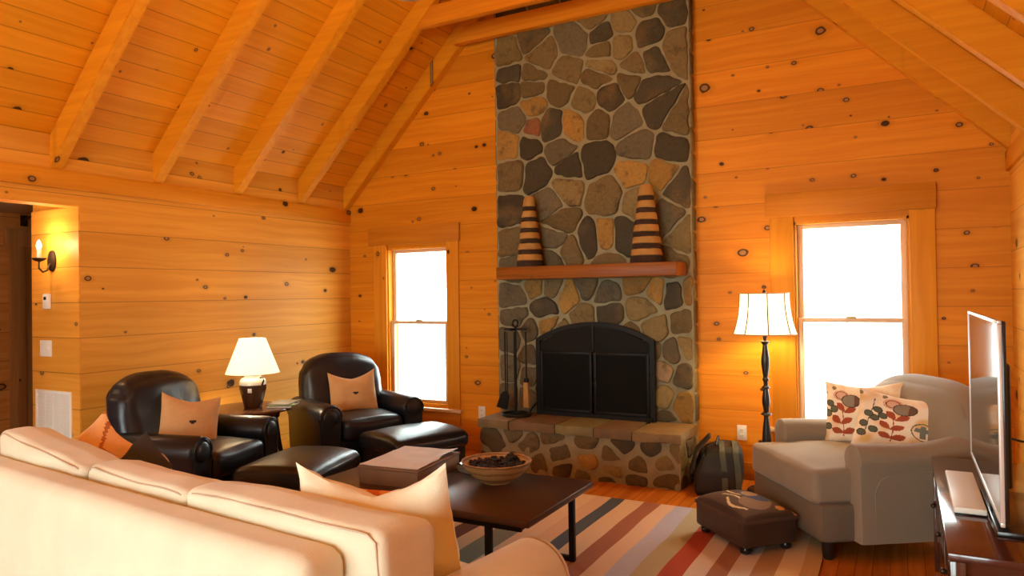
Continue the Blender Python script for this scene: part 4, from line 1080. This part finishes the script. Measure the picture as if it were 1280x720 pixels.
o = link('power_cord', G().tube([(.652, -2.0, .93), (.60, -2.05, .90), (.52, -2.15, .855), (.43, -2.26, .855), (.336, -2.34, .89)], .005, 8), M_blackpl)
tag(o, 'thin black cord sagging from the right wall to the television', 'cord')

# ------------------------------------------------------------------ light
wd = bpy.data.worlds.new('sky'); SC.world = wd; wd.use_nodes = True
nt = wd.node_tree; bg_ = nt.nodes['Background']; bg_.inputs[0].default_value = (.86, 1, .97, 1); bg_.inputs[1].default_value = 15.0
def portal(x0, x1, z0, z1, y, inward):
    L = bpy.data.lights.new('window_daylight', 'AREA'); L.shape = 'RECTANGLE'; L.size = x1-x0; L.size_y = z1-z0
    L.cycles.is_portal = True
    o = bpy.data.objects.new('window_daylight', L); COL.objects.link(o); o.location = ((x0+x1)/2, y, (z0+z1)/2)
    o.rotation_euler = (R(-90) if inward < 0 else R(90), 0, 0)
portal(*W1, .14, -1); portal(*W2, .14, -1); portal(*W3, YB-.14, 1)
def lamp(name, loc, power, col, r=.05):
    L = bpy.data.lights.new(name, 'POINT'); L.energy = power; L.color = col; L.shadow_soft_size = r
    o = bpy.data.objects.new(name, L); COL.objects.link(o); o.location = loc; return o
WARM = (1, .70, .24)
lamp('ceiling_warm_fill', (XM, -2.85, 3.36), 90, WARM, .12)  # added warm fill above the glass bowl, which is itself unlit
lamp('rear_warm_fill', (XM, -6.6, 3.6), 70, WARM, .2)  # added warm fill behind the camera, no fixture there
lamp('table_lamp_bulb', TL, 34, (1, .78, .52), .05)
lamp('floor_lamp_bulb', FL, 44, (1, .66, .30), .06)
lamp('sconce_bulb', SCONCE, 17, (1, .66, .38), .03)

lamp('hall_fill', (-6.3, -4.6, 2.1), 14, (1, .62, .3), .08)  # unseen lamp added to brighten the hall

# ------------------------------------------------------------------ camera
f, yaw, pitch, roll = 892.95, .49995, .0093526, -.0145967
fw = Vector((-math.sin(yaw), math.cos(yaw), 0)); rt = Vector((math.cos(yaw), math.sin(yaw), 0)); up = Vector((0, 0, 1))
fw, up = fw*math.cos(pitch)+up*math.sin(pitch), up*math.cos(pitch)-fw*math.sin(pitch)
rt, up = rt*math.cos(roll)+up*math.sin(roll), up*math.cos(roll)-rt*math.sin(roll)
cd = bpy.data.cameras.new('camera'); cd.sensor_fit = 'HORIZONTAL'; cd.sensor_width = 36; cd.lens = f/1280*36; cd.clip_start = .05
cam = bpy.data.objects.new('camera', cd); COL.objects.link(cam)
m = Matrix((rt, up, -fw)).transposed().to_4x4(); m.translation = (0, -5.9, 1.5)
cam.matrix_world = m; SC.camera = cam
SC.view_settings.view_transform = 'Standard'; SC.view_settings.look = 'None'; SC.view_settings.gamma = 1
SC.view_settings.use_curve_mapping = False; SC.view_settings.exposure = 0.0
SC.cycles.use_denoising = True; SC.cycles.max_bounces = 10; SC.cycles.diffuse_bounces = 6; SC.cycles.glossy_bounces = 4
SC.cycles.transparent_max_bounces = 12; SC.cycles.sample_clamp_indirect = 8
